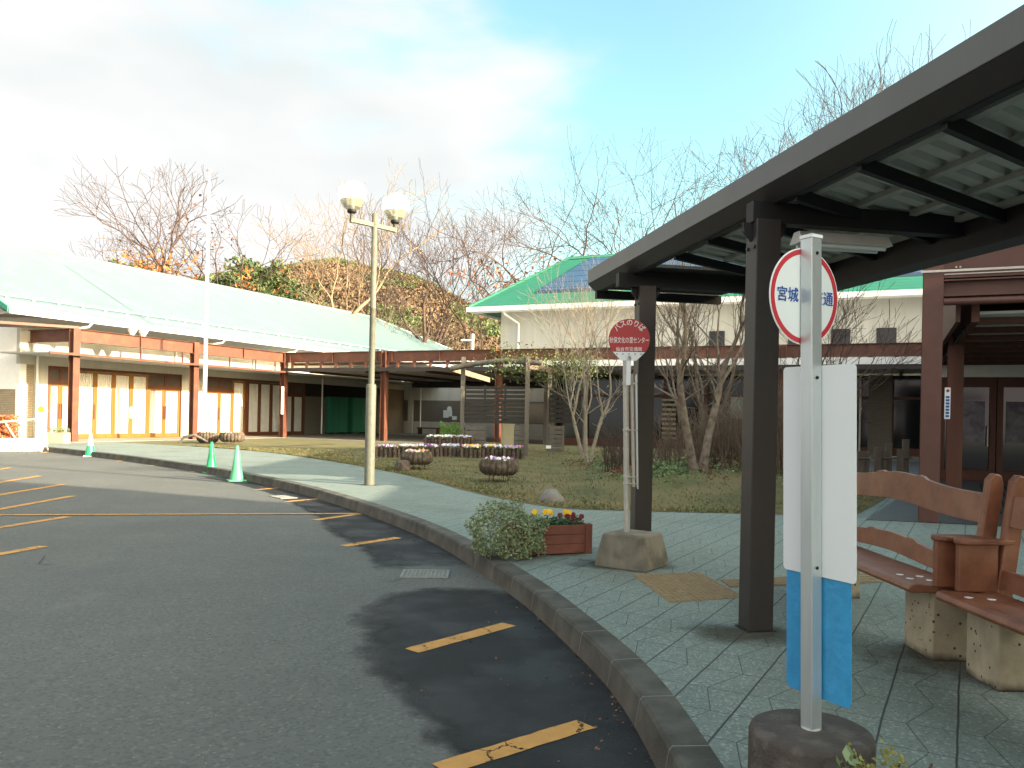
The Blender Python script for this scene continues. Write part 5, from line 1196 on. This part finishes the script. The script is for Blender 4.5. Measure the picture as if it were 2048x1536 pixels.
for _ in range(7000):
    a = rnd.random()*6.283; ph = math.acos(rnd.uniform(-0.75, 1)); r_ = (0.22+0.10*rnd.random()**0.5)*(1+0.35*noise.noise(Vector((math.cos(a)*2, math.sin(a)*2, ph*2))))
    p = cc+Vector((math.cos(a)*math.sin(ph)*r_*1.12, math.sin(a)*math.sin(ph)*r_*1.0, math.cos(ph)*r_*0.92))
    if p.z < 0.165: p.z = 0.165+rnd.random()*0.05
    tf.leaf(p, 0.007+0.009*rnd.random(), rnd, 0.75, 0.2)
for i in range(16):
    a0 = rnd.random(); st_ = FW(0.55+0.5*a0, -0.04, 0.24+rnd.random()*0.05); d = -by_*(0.05+0.12*rnd.random())+bx_*rnd.uniform(-0.25, 0.15)
    for q in range(26):
        f_ = q/25; p = st_+d*f_+Vector((0, 0, -0.22*f_**1.5)); 
        for _ in range(3): tf.leaf(p+Vector((rnd.gauss(0, .012), rnd.gauss(0, .012), rnd.gauss(0, .01))), 0.007+0.007*rnd.random(), rnd, 0.75)
obj('trailing_foliage', tf, mt_leafvar, pl_)
pf = MB()
for _ in range(1100):
    pf.leaf(FW(rnd.uniform(0.04, 0.62), rnd.uniform(0.02, 0.32), 0.25+rnd.random()**2*0.10), 0.012+0.012*rnd.random(), rnd, 0.5, 0.5)
obj('pansy_leaves', pf, mat('dark_green_pansy_leaves', (0.035, 0.085, 0.03), 0.6, 0.4, 12), pl_)
def pansy(mbs, p, sz, r_):
    nz_ = Vector((r_.gauss(-0.1, .25), -0.9, 0.35+r_.gauss(0, .2))).normalized(); a = Vector((0, 0, 1))-nz_*nz_.z; a.normalize(); b2 = nz_.cross(a)
    for q in range(5):
        th = q*1.2566+0.3; e = a*math.cos(th)+b2*math.sin(th); s2 = nz_.cross(e); c = p+e*sz*0.5+nz_*0.002*q
        mbs.add([c-e*sz*0.5, c-s2*sz*0.45, c+e*sz*0.30-s2*sz*0.3, c+e*sz*0.45, c+e*sz*0.30+s2*sz*0.3, c+s2*sz*0.45], [(0, 1, 2, 3, 4, 5)])
py_, pm_ = MB(), MB()
for a, bq, z in ((0.52, 0.2, 0.40), (0.36, 0.2, 0.40), (0.33, 0.22, 0.385), (0.38, 0.25, 0.39), (0.17, 0.22, 0.39), (0.14, 0.2, 0.38), (0.47, 0.3, 0.37)): pansy(py_, FW(a, bq, z), 0.034, rnd)
for a, bq, z in ((0.20, 0.12, 0.355), (0.17, 0.15, 0.35), (0.12, 0.14, 0.355), (0.09, 0.2, 0.36), (0.05, 0.12, 0.33), (0.14, 0.1, 0.33), (0.0, 0.2, 0.34), (0.24, 0.2, 0.36)): pansy(pm_, FW(a, bq, z), 0.032, rnd)
obj('yellow_pansies', py_, mt_petal['yellow'], pl_); obj('maroon_pansies', pm_, mt_petal['maroon'], pl_)

# low shrub at the foot of the near sign
ls = thing('low_shrub', 'small yellow green shrub at the bottom edge beside the round concrete base', 'shrub', Vector((1.20, 2.52, 0.15)))
m = MB(); rnd = random.Random(14)
for _ in range(3200):
    x = rnd.gauss(0, 0.10); y = rnd.gauss(0, 0.05); h_ = 0.345*math.exp(-(x/0.24)**2)*(0.9+0.15*math.sin(x*60)); m.leaf(Vector((1.17+x, 2.52+y, 0.15+rnd.random()*h_)), 0.006+0.008*rnd.random(), rnd, 0.6, 0.3)
obj('foliage', m, mat('yellow_green_sprigs', (0.24, 0.24, 0.07), 0.7, 0.4, 20), ls)
m = MB()
for (x, z, s_) in ((1.035, 0.555, 0.026), (1.01, 0.53, 0.018), (1.05, 0.53, 0.02), (1.03, 0.51, 0.016)): 
    for q in range(2): m.leaf(Vector((x+0.01*q, 2.50, z-0.055)), s_, rnd, 0.5)
obj('large_leaves', m, mat('pale_green_leaf', (0.16, 0.22, 0.10), 0.5, 0.2, 20), ls)
m = MB()
for x in (1.03, 1.1, 1.2, 1.3): m.tube([Vector((1.15, 2.52, 0.14)), Vector((x, 2.51, 0.47))], 0.004, 5)
obj('stems', m, mt_twig, ls)

# ================================================================== TREES
def grow(mb, tips, p, d, L, r_, lvl, maxl, rnd, spread, wig, up, rmin, nmin=3, twf=0.9):
    seg = 4 if lvl < 3 else 3; pts = [p]; rads = [r_]; dd = d.copy(); q = p.copy()
    rend = max(rmin, r_*0.70)
    for i in range(seg):
        dd = (dd + Vector((rnd.gauss(0, wig), rnd.gauss(0, wig), rnd.gauss(0, wig*0.6)+up))).normalized()
        q = q + dd*(L/seg); pts.append(q.copy()); rads.append(r_+(rend-r_)*(i+1)/seg)
    mb.tube(pts, rads, 8 if lvl == 0 else 6 if lvl == 1 else 4 if lvl == 2 else 3, cap=False)
    if lvl >= maxl: tips.append(q.copy()); return
    n = 2 if rnd.random() < 0.55 else 3
    base_a = rnd.random()*6.283
    for k in range(n):
        a = base_a+k*6.283/n+rnd.gauss(0, 0.4); o1 = dd.orthogonal().normalized(); o2 = dd.cross(o1)
        sp_ = spread*(0.45 if k == 0 else 1.0)*rnd.uniform(0.7, 1.25)
        nd = (dd*math.cos(sp_)+(o1*math.cos(a)+o2*math.sin(a))*math.sin(sp_)).normalized()
        grow(mb, tips, q, nd, L*rnd.uniform(0.72, 0.92), rend*(0.95 if k == 0 else 0.72), lvl+1, maxl, rnd, spread, wig, up, rmin, nmin, twf)
    # side shoots
    if lvl >= 1:
        for k in range(1 if rnd.random() < 0.75 else 0):
            j = rnd.randrange(1, len(pts)-1); a = rnd.random()*6.283; o1 = dd.orthogonal().normalized(); o2 = dd.cross(o1)
            nd = (dd*0.6+(o1*math.cos(a)+o2*math.sin(a))*0.8).normalized()
            grow(mb, tips, pts[j], nd, L*0.5, max(rmin, rads[j]*0.4), max(lvl+2, maxl-2), maxl, rnd, spread, wig, up, rmin)
def tree(base, H, label, seed, r0=0.22, lean=(0, 0), spread=0.55, up=0.06, maxl=6, bark=None, trunkf=0.34, wig=0.12, leaves=None, nleaf=0, stems=1, leafsize=0.12, rmin=0.019, name='bare_tree', group='bare trees beyond the buildings', lzlo=0.0, lzhi=1.0):
    base = Vector(base); rnd = random.Random(seed); th = thing(name, label, 'tree', base, group)
    tr, crn, tips = MB(), MB(), []
    for s_ in range(stems):
        a = s_*6.283/max(1, stems)+rnd.random(); off = Vector((math.cos(a), math.sin(a), 0))*(r0*1.1 if stems > 1 else 0)
        d = Vector((lean[0]+(math.cos(a)*0.28 if stems > 1 else 0), lean[1]+(math.sin(a)*0.2 if stems > 1 else 0), 1)).normalized(); L_ = H*trunkf; pts = [base+off]; rads = [r0*1.25]; q = base+off
        for i in range(5):
            d = (d+Vector((rnd.gauss(0, wig*0.4), rnd.gauss(0, wig*0.4), 0))).normalized(); q = q+d*L_/5; pts.append(q.copy()); rads.append(r0*(1-0.28*(i+1)/5))
        tr.tube(pts, rads, 10, cap=False)
        n = rnd.choice((2, 3, 3)); ba0 = rnd.random()*6.28
        for k in range(n):
            a2 = ba0+k*6.283/n; sp_ = spread*rnd.uniform(0.55, 1.0)*(0.5 if k == 0 else 1); o1 = d.orthogonal().normalized(); o2 = d.cross(o1)
            nd = (d*math.cos(sp_)+(o1*math.cos(a2)+o2*math.sin(a2))*math.sin(sp_)).normalized()
            grow(crn, tips, q, nd, H*0.215*(1 if k else 1.15), rads[-1]*(0.82 if k == 0 else 0.6), 1, maxl, rnd, spread, wig, up, rmin)
        for k in range(2):
            j = rnd.randrange(3, 6); a2 = rnd.random()*6.28; nd = Vector((math.cos(a2), math.sin(a2), 0.55)).normalized()
            grow(crn, tips, pts[j], nd, H*0.15, rads[j]*0.3, 2, maxl-1, rnd, spread, wig, up, rmin)
    sc = H/(max(v_.z for v_ in crn.v)-base.z)
    for vv in (tr.v, crn.v, tips):
        for i_, v_ in enumerate(vv): vv[i_] = base+(v_-base)*sc
    obj('trunk', tr, bark or mt_barkfar, th); obj('branches', crn, bark or mt_barkfar, th)
    if leaves:
        lm_ = MB(); tt = [q for q in tips if lzlo <= (q.z-base.z)/H <= lzhi]
        for _ in range(nleaf if tt else 0):
            q = rnd.choice(tt)+Vector((rnd.gauss(0, .35), rnd.gauss(0, .35), rnd.gauss(0, .3))); lm_.leaf(q, leafsize*(0.5+rnd.random()), rnd, 0.6)
        obj('dead_leaves', lm_, leaves, th)
    return th
def ft(u_, vtop, Y, label, seed, **k):
    k['maxl'] = k.get('maxl', 6)-1; k['trunkf'] = k.get('trunkf', 0.50); k['wig'] = 0.21; k['r0'] = k.get('r0', .2)*1.45
    b0 = at(u_, 800, Y); top = at(u_, vtop, Y); gz_ = k.pop('gz', 0.5)
    return tree((b0.x, Y, gz_), (top.z-gz_)*k.pop('hs', 1.0), label, seed, **k)
ft(215, 425, 72, 'spreading bare oak low behind the left end of the pale roof', 101, r0=0.34, spread=0.75, up=0.02, maxl=7, hs=1.03)
ft(385, 330, 66, 'leaning tree with orange dead leaves on its trunk behind the pale roof', 152, r0=0.34, lean=(-0.05, 0), spread=0.6, up=0.05, maxl=7, leaves=mt_leafor, nleaf=900, leafsize=0.15, lzlo=0.25, lzhi=0.6)
ft(470, 410, 70, 'crooked bare oak with a few brown leaves right of the flagpole', 103, r0=0.28, spread=0.8, up=0.0, maxl=6, leaves=mt_leafru, nleaf=420, leafsize=0.14)
ft(695, 330, 62, 'pale sunlit bare tree leaning left just left of the street lamp', 104, r0=0.30, lean=(-0.16, 0), spread=0.55, up=0.07, maxl=7, bark=mt_barkpale)
ft(600, 400, 78, 'thin bare tree with pale stem among the scrub left of the street lamp', 105, r0=0.18, spread=0.5, maxl=6, bark=mt_barkpale)
ft(785, 400, 68, 'slender forked bare tree directly right of the street lamp pole', 106, r0=0.22, spread=0.45, up=0.10, maxl=6, stems=2)
ft(880, 325, 64, 'tall bare tree with wide crown midway between the lamp and the green roof', 107, r0=0.26, spread=0.55, up=0.08, maxl=7)
ft(925, 430, 72, 'thin bare tree right of the tall wide-crowned one', 108, r0=0.16, spread=0.45, up=0.1, maxl=6)
ft(1030, 345, 62, 'dark bare tree with rusty leaves at mid trunk beside the green hipped roof', 109, r0=0.30, lean=(0.04, 0), spread=0.65, up=0.05, maxl=7, leaves=mt_leafru, nleaf=900, leafsize=0.14, lzlo=0.3, lzhi=0.66)
ft(975, 480, 76, 'slim bare tree in front of the hillside near the hall corner', 110, r0=0.15, spread=0.45, up=0.1, maxl=6)
ft(835, 500, 80, 'small dark bare tree low on the hillside slope', 111, r0=0.16, spread=0.5, maxl=6)
ft(1262, 255, 70, 'bare tree rising behind the hall roof left of the shelter fascia', 112, r0=0.28, spread=0.6, up=0.05, maxl=7)
ft(1420, 200, 62, 'broad bare tree behind the hall, half hidden by the shelter fascia', 113, r0=0.28, spread=0.6, up=0.06, maxl=7)
ft(1500, 205, 56, 'dense twiggy bare tree behind the hall next to the broad bare one', 114, r0=0.24, spread=0.5, up=0.08, maxl=7)
ft(1630, 105, 58, 'tall bare tree whose crown tops the slanting shelter fascia', 115, r0=0.27, spread=0.5, up=0.09, maxl=7)
ft(1735, 95, 60, 'tall narrow bare tree right of the tallest crown above the fascia', 116, r0=0.24, spread=0.42, up=0.12, maxl=7)
ft(1880, 45, 58, 'rightmost bare tree peeking over the top of the shelter fascia', 117, r0=0.25, spread=0.5, up=0.09, maxl=6)
ft(1345, 320, 75, 'slender bare tree between two larger ones behind the solar roof', 118, r0=0.18, spread=0.5, up=0.07, maxl=6)

# near garden trees
b0 = Vector((2.2, 24.0, lawn_z(2.2, 24.0)))
tree(b0, 6.2, 'pale multi-stemmed young tree beside the pergola', 201, r0=0.075, spread=0.42, up=0.07, maxl=5, bark=mt_barkbirch, trunkf=0.28, stems=3, rmin=0.006, group='garden trees', name='garden_tree')
b0 = Vector((3.5, 15.34, lawn_z(3.5, 15.34)-0.05))
tree(b0, 5.2, 'thick trunked pruned tree on the grass mound behind the shelter', 202, r0=0.11, spread=0.38, up=0.06, maxl=5, bark=mt_bark, trunkf=0.42, stems=2, rmin=0.006, group='garden trees', name='garden_tree')
b0 = Vector((4.9, 21.5, lawn_z(4.9, 21.5)-0.05))
tree(b0, 5.4, 'dark forked garden tree just left of the front shelter post', 203, r0=0.10, spread=0.42, up=0.06, maxl=5, bark=mt_bark, trunkf=0.38, stems=3, rmin=0.006, group='garden trees', name='garden_tree')
b0 = Vector((6.3, 18.8, lawn_z(6.3, 18.8)-0.05))
tree(b0, 5.0, 'dark twiggy garden tree leaning right behind the near sign board', 204, r0=0.07, spread=0.45, up=0.05, maxl=5, bark=mt_twig, trunkf=0.25, lean=(0.25, 0), stems=3, rmin=0.005, group='garden trees', name='garden_tree')
# brush shrubs
def brush(c, r_, H, n, label, seed, m_=mt_twig):
    rnd = random.Random(seed); c = Vector((c[0], c[1], lawn_z(c[0], c[1])-0.03)); th = thing('bare_shrub', label, 'shrub', c, 'bare twiggy shrubs in the garden'); m = MB()
    for _ in range(n):
        a = rnd.random()*6.28; q = rnd.random()**0.5*r_; p = c+Vector((math.cos(a)*q, math.sin(a)*q*0.6, 0)); d = Vector((rnd.gauss(0, .13), rnd.gauss(0, .13), 1)).normalized(); L_ = H*rnd.uniform(0.55, 1.05)
        pts = [p]; 
        for i in range(4): d = (d+Vector((rnd.gauss(0, .09), rnd.gauss(0, .09), 0))).normalized(); pts.append(pts[-1]+d*L_/4)
        m.tube(pts, [0.010, 0.008, 0.006, 0.005, 0.003], 3, cap=False)
        for k in range(3):
            j = rnd.randrange(1, 4); d2 = (d+Vector((rnd.gauss(0, .4), rnd.gauss(0, .4), 0))).normalized(); m.tube([pts[j], pts[j]+d2*L_*0.3], [0.006, 0.003], 3, cap=False)
    obj('twigs', m, m_, th)
mt_twig2 = mat('tan_twigs', (0.16, 0.115, 0.08), 0.9, 0.3, 5)
brush((3.9, 23.5), 1.0, 1.2, 130, 'low tangle of dark twigs right of the multi-stemmed tree', 1)
brush((4.3, 19.5), 0.9, 1.7, 150, 'upright bare shrub left of the front shelter post', 2, mt_twig2)
brush((5.4, 19.0), 1.0, 1.9, 170, 'tall dense bare shrub behind the front shelter post', 3, mt_twig2)
brush((5.0, 15.8), 0.6, 2.0, 120, 'tan bare shrub between the shelter post and the white board', 4, mt_twig2)
brush((3.0, 20.5), 0.8, 1.2, 100, 'small bare shrub behind the thick trunked tree', 5)
brush((6.6, 20.5), 0.9, 1.6, 120, 'bare shrub right of the white board near the picket boards', 6)
# sign box in shrubs
c = at(1478, 815, 20.5); sg = thing('garden_board', 'small pale notice board on a post among the bare shrubs', 'notice board', (c.x, 20.5, 0.2)); 
a = at(1462, 794, 20.5); c2_ = at(1493, 838, 20.5); m = MB(); m.box(a.x, c2_.x, 20.48, 20.52, c2_.z, a.z); obj('panel', m, mat('grey_green_board', (0.16, 0.17, 0.14), 0.7, 0.2, 6), sg)
m = MB(); m.box(c.x-0.03, c.x+0.03, 20.525, 20.57, 0.1, a.z); obj('post', m, mt_gwood, sg)

# ================================================================== LEFT END CLUTTER
wb_ = MB
for i, (u_, lb) in enumerate(((8, 'white flower box at the far left edge'), (32, 'white flower box, second from the left edge'), (62, 'white flower box between the two ramp railings'), (86, 'white flower box beside the end of the kerb'))):
    p = gnd(u_, 902, 0.0); p.y -= 0.3; th = thing('white_flower_box', lb, 'flower box', p, 'white flower boxes at the ramp'); m = MB()
    m.box(p.x-0.19, p.x+0.19, p.y-0.15, p.y+0.15, 0.0, 0.42); obj('box', m, mt_white, th, bevel=0.02)
    m = MB(); m.box(p.x-0.15, p.x+0.15, p.y-0.158, p.y-0.15, 0.05, 0.13); obj('slot', m, mt_galv, th)
th = thing('ramp_railing', 'steel ramp railing with sloping struts at the far left', 'railing', gnd(60, 900)); 
for u0, u1 in ((8, 48), (70, 98)):
    a = at(u0, 842, 26.3); c = gnd(u1, 904, 0.0); m = MB(); m.tube([a, Vector((c.x, c.y, 0))], 0.03, 8); obj('strut', m, mt_galv, th)
m = MB(); m.tube([at(-10, 845, 26.0), at(75, 838, 27.0)], 0.03, 8); obj('handrail', m, mt_galv, th)
th = thing('orange_shrub', 'clipped orange leaved shrub at the far left edge', 'shrub', at(12, 880, 29)); m = MB(); rnd = random.Random(5)
for _ in range(2600):
    c = at(8, 843, 29); m.leaf(Vector((c.x+rnd.uniform(-0.8, 0.45), 29+rnd.uniform(-0.3, 0.3), rnd.uniform(0.15, c.z+0.22))), 0.05, rnd, 0.6)
obj('foliage', m, mat('orange_shrub_leaves', (0.40, 0.13, 0.05), 0.7, 0.35, 6), th)
c = at(84, 822, 29.5); th = thing('round_sign', 'small round yellow and blue sign on a stand by the ramp', 'sign', (c.x, 29.5, 0.15))
m = MB(); m.tube([Vector((c.x, 29.5, c.z)), Vector((c.x, 29.46, c.z))], 0.21, 20); obj('disc', m, mt_signw, th)
m = MB(); m.tube([Vector((c.x, 29.455, c.z+0.06)), Vector((c.x, 29.45, c.z+0.06))], 0.12, 14); obj('yellow_mark', m, mt_petal['yellow'], th)
m = MB(); m.box(c.x-0.14, c.x+0.14, 29.45, 29.458, c.z-0.13, c.z-0.08); obj('blue_band', m, mt_blue, th)
m = MB(); m.prism([Vector((c.x-0.22, 29.5, 0.15)), Vector((c.x+0.22, 29.5, 0.15)), Vector((c.x+0.04, 29.5, c.z)), Vector((c.x-0.04, 29.5, c.z))], (0, 0.04, 0)); obj('stand', m, mt_white, th)
p = gnd(117, 887, .15); th = thing('square_planter', 'pinkish square planter at the foot of the first brown post', 'planter', p); m = MB(); m.box(p.x-0.32, p.x+0.28, p.y-0.2, p.y+0.3, 0.15, 0.55); obj('box', m, mat('pinkish_concrete', (0.36, 0.24, 0.18), 0.85, 0.12), th, bevel=0.015)
m = MB(); rnd = random.Random(6)
for _ in range(300): m.leaf(Vector((p.x+rnd.uniform(-0.3, 0.27), p.y+rnd.uniform(-0.15, 0.25), 0.56+rnd.random()*0.15)), 0.03, rnd)
obj('foliage', m, mt_leafgr, th)
# utility pole behind
c = at(945, 668, 58); th = thing('utility_pole', 'pale utility pole standing behind the pale roof near the hall corner', 'utility pole', (c.x, 58, 0)); m = MB(); m.tube([Vector((c.x, 58, 0)), Vector((c.x, 58, c.z))], 0.13, 10); obj('pole', m, mt_galv, th)
m = MB(); m.box(c.x-0.8, c.x+0.15, 57.9, 58.0, c.z-0.5, c.z-0.38); m.box(c.x-0.7, c.x+0.15, 57.9, 58.0, c.z-1.2, c.z-1.1); obj('cross_arm', m, mt_galv, th)

# ================================================================== HILL AND WOODS
sil = [(-200, 640), (100, 600), (300, 575), (430, 548), (520, 540), (600, 528), (670, 518), (740, 535), (820, 550), (880, 575), (940, 610), (1000, 640), (1100, 650), (1250, 640), (1500, 600), (1800, 560), (2100, 540)]
def hill_top(u_):
    for i in range(len(sil)-1):
        if sil[i][0] <= u_ <= sil[i+1][0]: f_ = (u_-sil[i][0])/(sil[i+1][0]-sil[i][0]); return sil[i][1]*(1-f_)+sil[i+1][1]*f_
    return sil[-1][1]
hm = MB(); vs = []; NU, NV = 120, 30
for i in range(NU):
    u_ = -200+2300*i/(NU-1); top = at(u_, hill_top(u_)+20, 170); dirx = top.x/170
    for j in range(NV):
        f_ = j/(NV-1); Y = 88+82*f_ if f_ <= 1 else 170; z = top.z*math.sin(f_*math.pi/2)**0.9*(0.9+0.1*f_)+1.2*noise.noise(Vector((u_*0.012, f_*6, 0)))*min(1, f_*3)*(1-f_); vs.append(Vector((dirx*Y, Y, z-0.2)))
hm.add(vs, [(i*NV+j, (i+1)*NV+j, (i+1)*NV+j+1, i*NV+j+1) for i in range(NU-1) for j in range(NV-1)], True)
mt_hill = mat('brown_hillside', (0.085, 0.058, 0.034), 0.95, 0.3, 0.25, col2=(0.07, 0.075, 0.03), c2scale=0.08, c2lo=0.45, c2hi=0.6)
obj('hill', hm, mt_hill, kind='structure')
hb_, hg_, hp_ = MB(), MB(), MB(); rnd = random.Random(9)
for _ in range(60000):
    u_ = rnd.uniform(350, 1060) if rnd.random() < 0.85 else rnd.uniform(-50, 1900); f_ = rnd.random()**0.8; top = at(u_, hill_top(u_)+20, 170); Y = 88+82*f_; z = top.z*math.sin(f_*math.pi/2)**0.9*(0.9+0.1*f_)
    p = Vector((top.x/170*Y+rnd.gauss(0, .3), Y, z+rnd.random()*1.3)); g_ = noise.noise(Vector((p.x*0.09, p.y*0.07, 2)))
    mm = hg_ if (g_ > 0.12 or (u_ < 600 and g_ > -0.12)) else hb_
    mm.leaf(p, 0.16+0.26*rnd.random(), rnd, 0.55)
    if rnd.random() < 0.004: hp_.tube([Vector((p.x, p.y, z)), Vector((p.x+rnd.gauss(0, 1.0), p.y, z+2+2*rnd.random()))], [0.07, 0.03], 3, cap=False)
tag(obj('hillside_scrub', hb_, mat('brown_scrub', (0.115, 0.078, 0.048), 0.95, 0.5, 0.35, col2=(0.06, 0.05, 0.03), c2scale=0.15)), 'brown winter woodland covering the hillside', 'woodland', kind='stuff')
tag(obj('hillside_evergreens', hg_, mt_leafever), 'dark evergreen growth mixed through the hillside woods', 'woodland', kind='stuff')
tag(obj('hillside_stems', hp_, mt_barkpale), 'pale distant stems of the hillside woods', 'woodland', kind='stuff')
# evergreen trees behind the pale roof
def ever(u_, vt, Y, w_, label, seed):
    top = at(u_, vt, Y); rnd = random.Random(seed); th = thing('evergreen_tree', label, 'tree', (top.x, Y, 0.3), 'evergreens behind the pale roof'); m = MB(); H_ = top.z-0.3
    blobs = [(Vector((top.x+rnd.gauss(0, w_*0.5), Y+rnd.gauss(0, w_*0.4), 0.3+H_*rnd.uniform(0.45, 0.92))), rnd.uniform(0.5, 1.0)*w_*0.5) for _ in range(14)]+[(Vector((top.x, Y, 0.3+H_*0.9)), w_*0.3)]
    for _ in range(3800):
        c, r_ = rnd.choice(blobs); v_ = Vector((rnd.gauss(0, 1), rnd.gauss(0, 1), rnd.gauss(0, 1))).normalized()*r_*rnd.uniform(0.55, 1.05); m.leaf(c+v_, 0.14+0.14*rnd.random(), rnd, 0.5)
    obj('crown', m, mt_leafever, th); m = MB(); m.tube([Vector((top.x, Y, 0.3)), Vector((top.x, Y, 0.3+H_*0.8))], [0.25, 0.08], 8); obj('trunk', m, mt_barkfar, th)
ever(505, 508, 74, 3.6, 'bushy evergreen rising highest right of the flagpole', 1)
ever(560, 545, 76, 4.0, 'wide evergreen bush right of the tallest one behind the pale roof', 2)
ever(450, 545, 76, 3.4, 'low evergreen bush directly right of the flagpole', 3)
ever(255, 512, 76, 3.0, 'small evergreen top between the oak and the orange leaved tree', 4)

# ================================================================== UNSEEN BUILDINGS AND CONIFERS ADDED TO CAST SHADE (right)
def block(name, label, x0, x1, y0, y1, h, hr):
    th = thing(name, label, 'building', ((x0+x1)/2, (y0+y1)/2, 0)); m = MB(); m.box(x0, x1, y0, y1, 0.1, h); obj('wall', m, mt_wall, th)
    ym = (y0+y1)/2; e = 0.7; m = MB(); m.add([Vector(p) for p in [(x0-e, y0-e, h), (x1+e, y0-e, h), (x1+e, y1+e, h), (x0-e, y1+e, h), (x0+3, ym, hr), (x1-3, ym, hr)]], [(0, 1, 5, 4), (1, 2, 5), (2, 3, 4, 5), (3, 0, 4), (3, 2, 1, 0)]); obj('roof', m, mt_roofG, th)
    m = MB()
    for i in range(5): y = y0+1+i*(y1-y0-2)/5; m.box(x0-0.04, x0-0.002, y, y+1.2, 1.0, 2.4)
    obj('window', m, mt_glassd, th)
block('low_shade_block', 'low unseen cream block added right of the camera to cast shade', 10.5, 20, -2.2, 5.2, 5.3, 7.2)
block('tall_shade_block', 'tall unseen cream block added behind and right of the camera to cast shade', 12.0, 18, -26, -5.2, 11.0, 12.5)
block('annex_shade_block', 'tall unseen cream block added right of the entrance porch to cast shade', 13.6, 30, 8.4, 20.0, 8.0, 9.2)
block('lower_shade_block', 'lower unseen cream block added to cast shade, on the camera side of the porch block', 13.8, 22, 5.2, 8.3, 6.4, 6.7)
block('rear_shade_block', 'unseen cream block added beside the main hall to cast shade, farthest from the camera', 17.5, 32, 20.1, 27.0, 8.0, 9.2)
def bigever(x, y, z0, H_, w_, label, seed):  # unseen crowns added to throw shade across the road
    rnd = random.Random(seed); th = thing('shade_conifer', label, 'tree', (x, y, 0.1), 'unseen conifers added right of the camera for shade'); m = MB()
    for _ in range(5200):
        f_ = rnd.random()**1.3; r_ = w_*(1-f_*0.6)*rnd.random()**0.4; a = rnd.random()*6.283; m.leaf(Vector((x+math.cos(a)*r_, y+math.sin(a)*r_, z0+f_*(H_-z0))), 0.22+0.2*rnd.random(), rnd, 0.6)
    obj('crown', m, mt_leafever, th); m = MB(); m.tube([Vector((x, y, 0.1)), Vector((x, y, H_*0.9))], [0.22, 0.05], 8); obj('trunk', m, mt_barkfar, th)
bigever(24.3, -2.9, 11.6, 19, 1.5, 'unseen conifer added for shade behind the low block, nearest to the porch block', 1)
bigever(24.8, -5.4, 12.8, 20, 1.7, 'unseen conifer added for shade behind the low block, middle of its row', 2)
bigever(24.3, -8.0, 12.8, 20, 1.8, 'unseen conifer added for shade behind the low block, nearest to the tall block', 3)
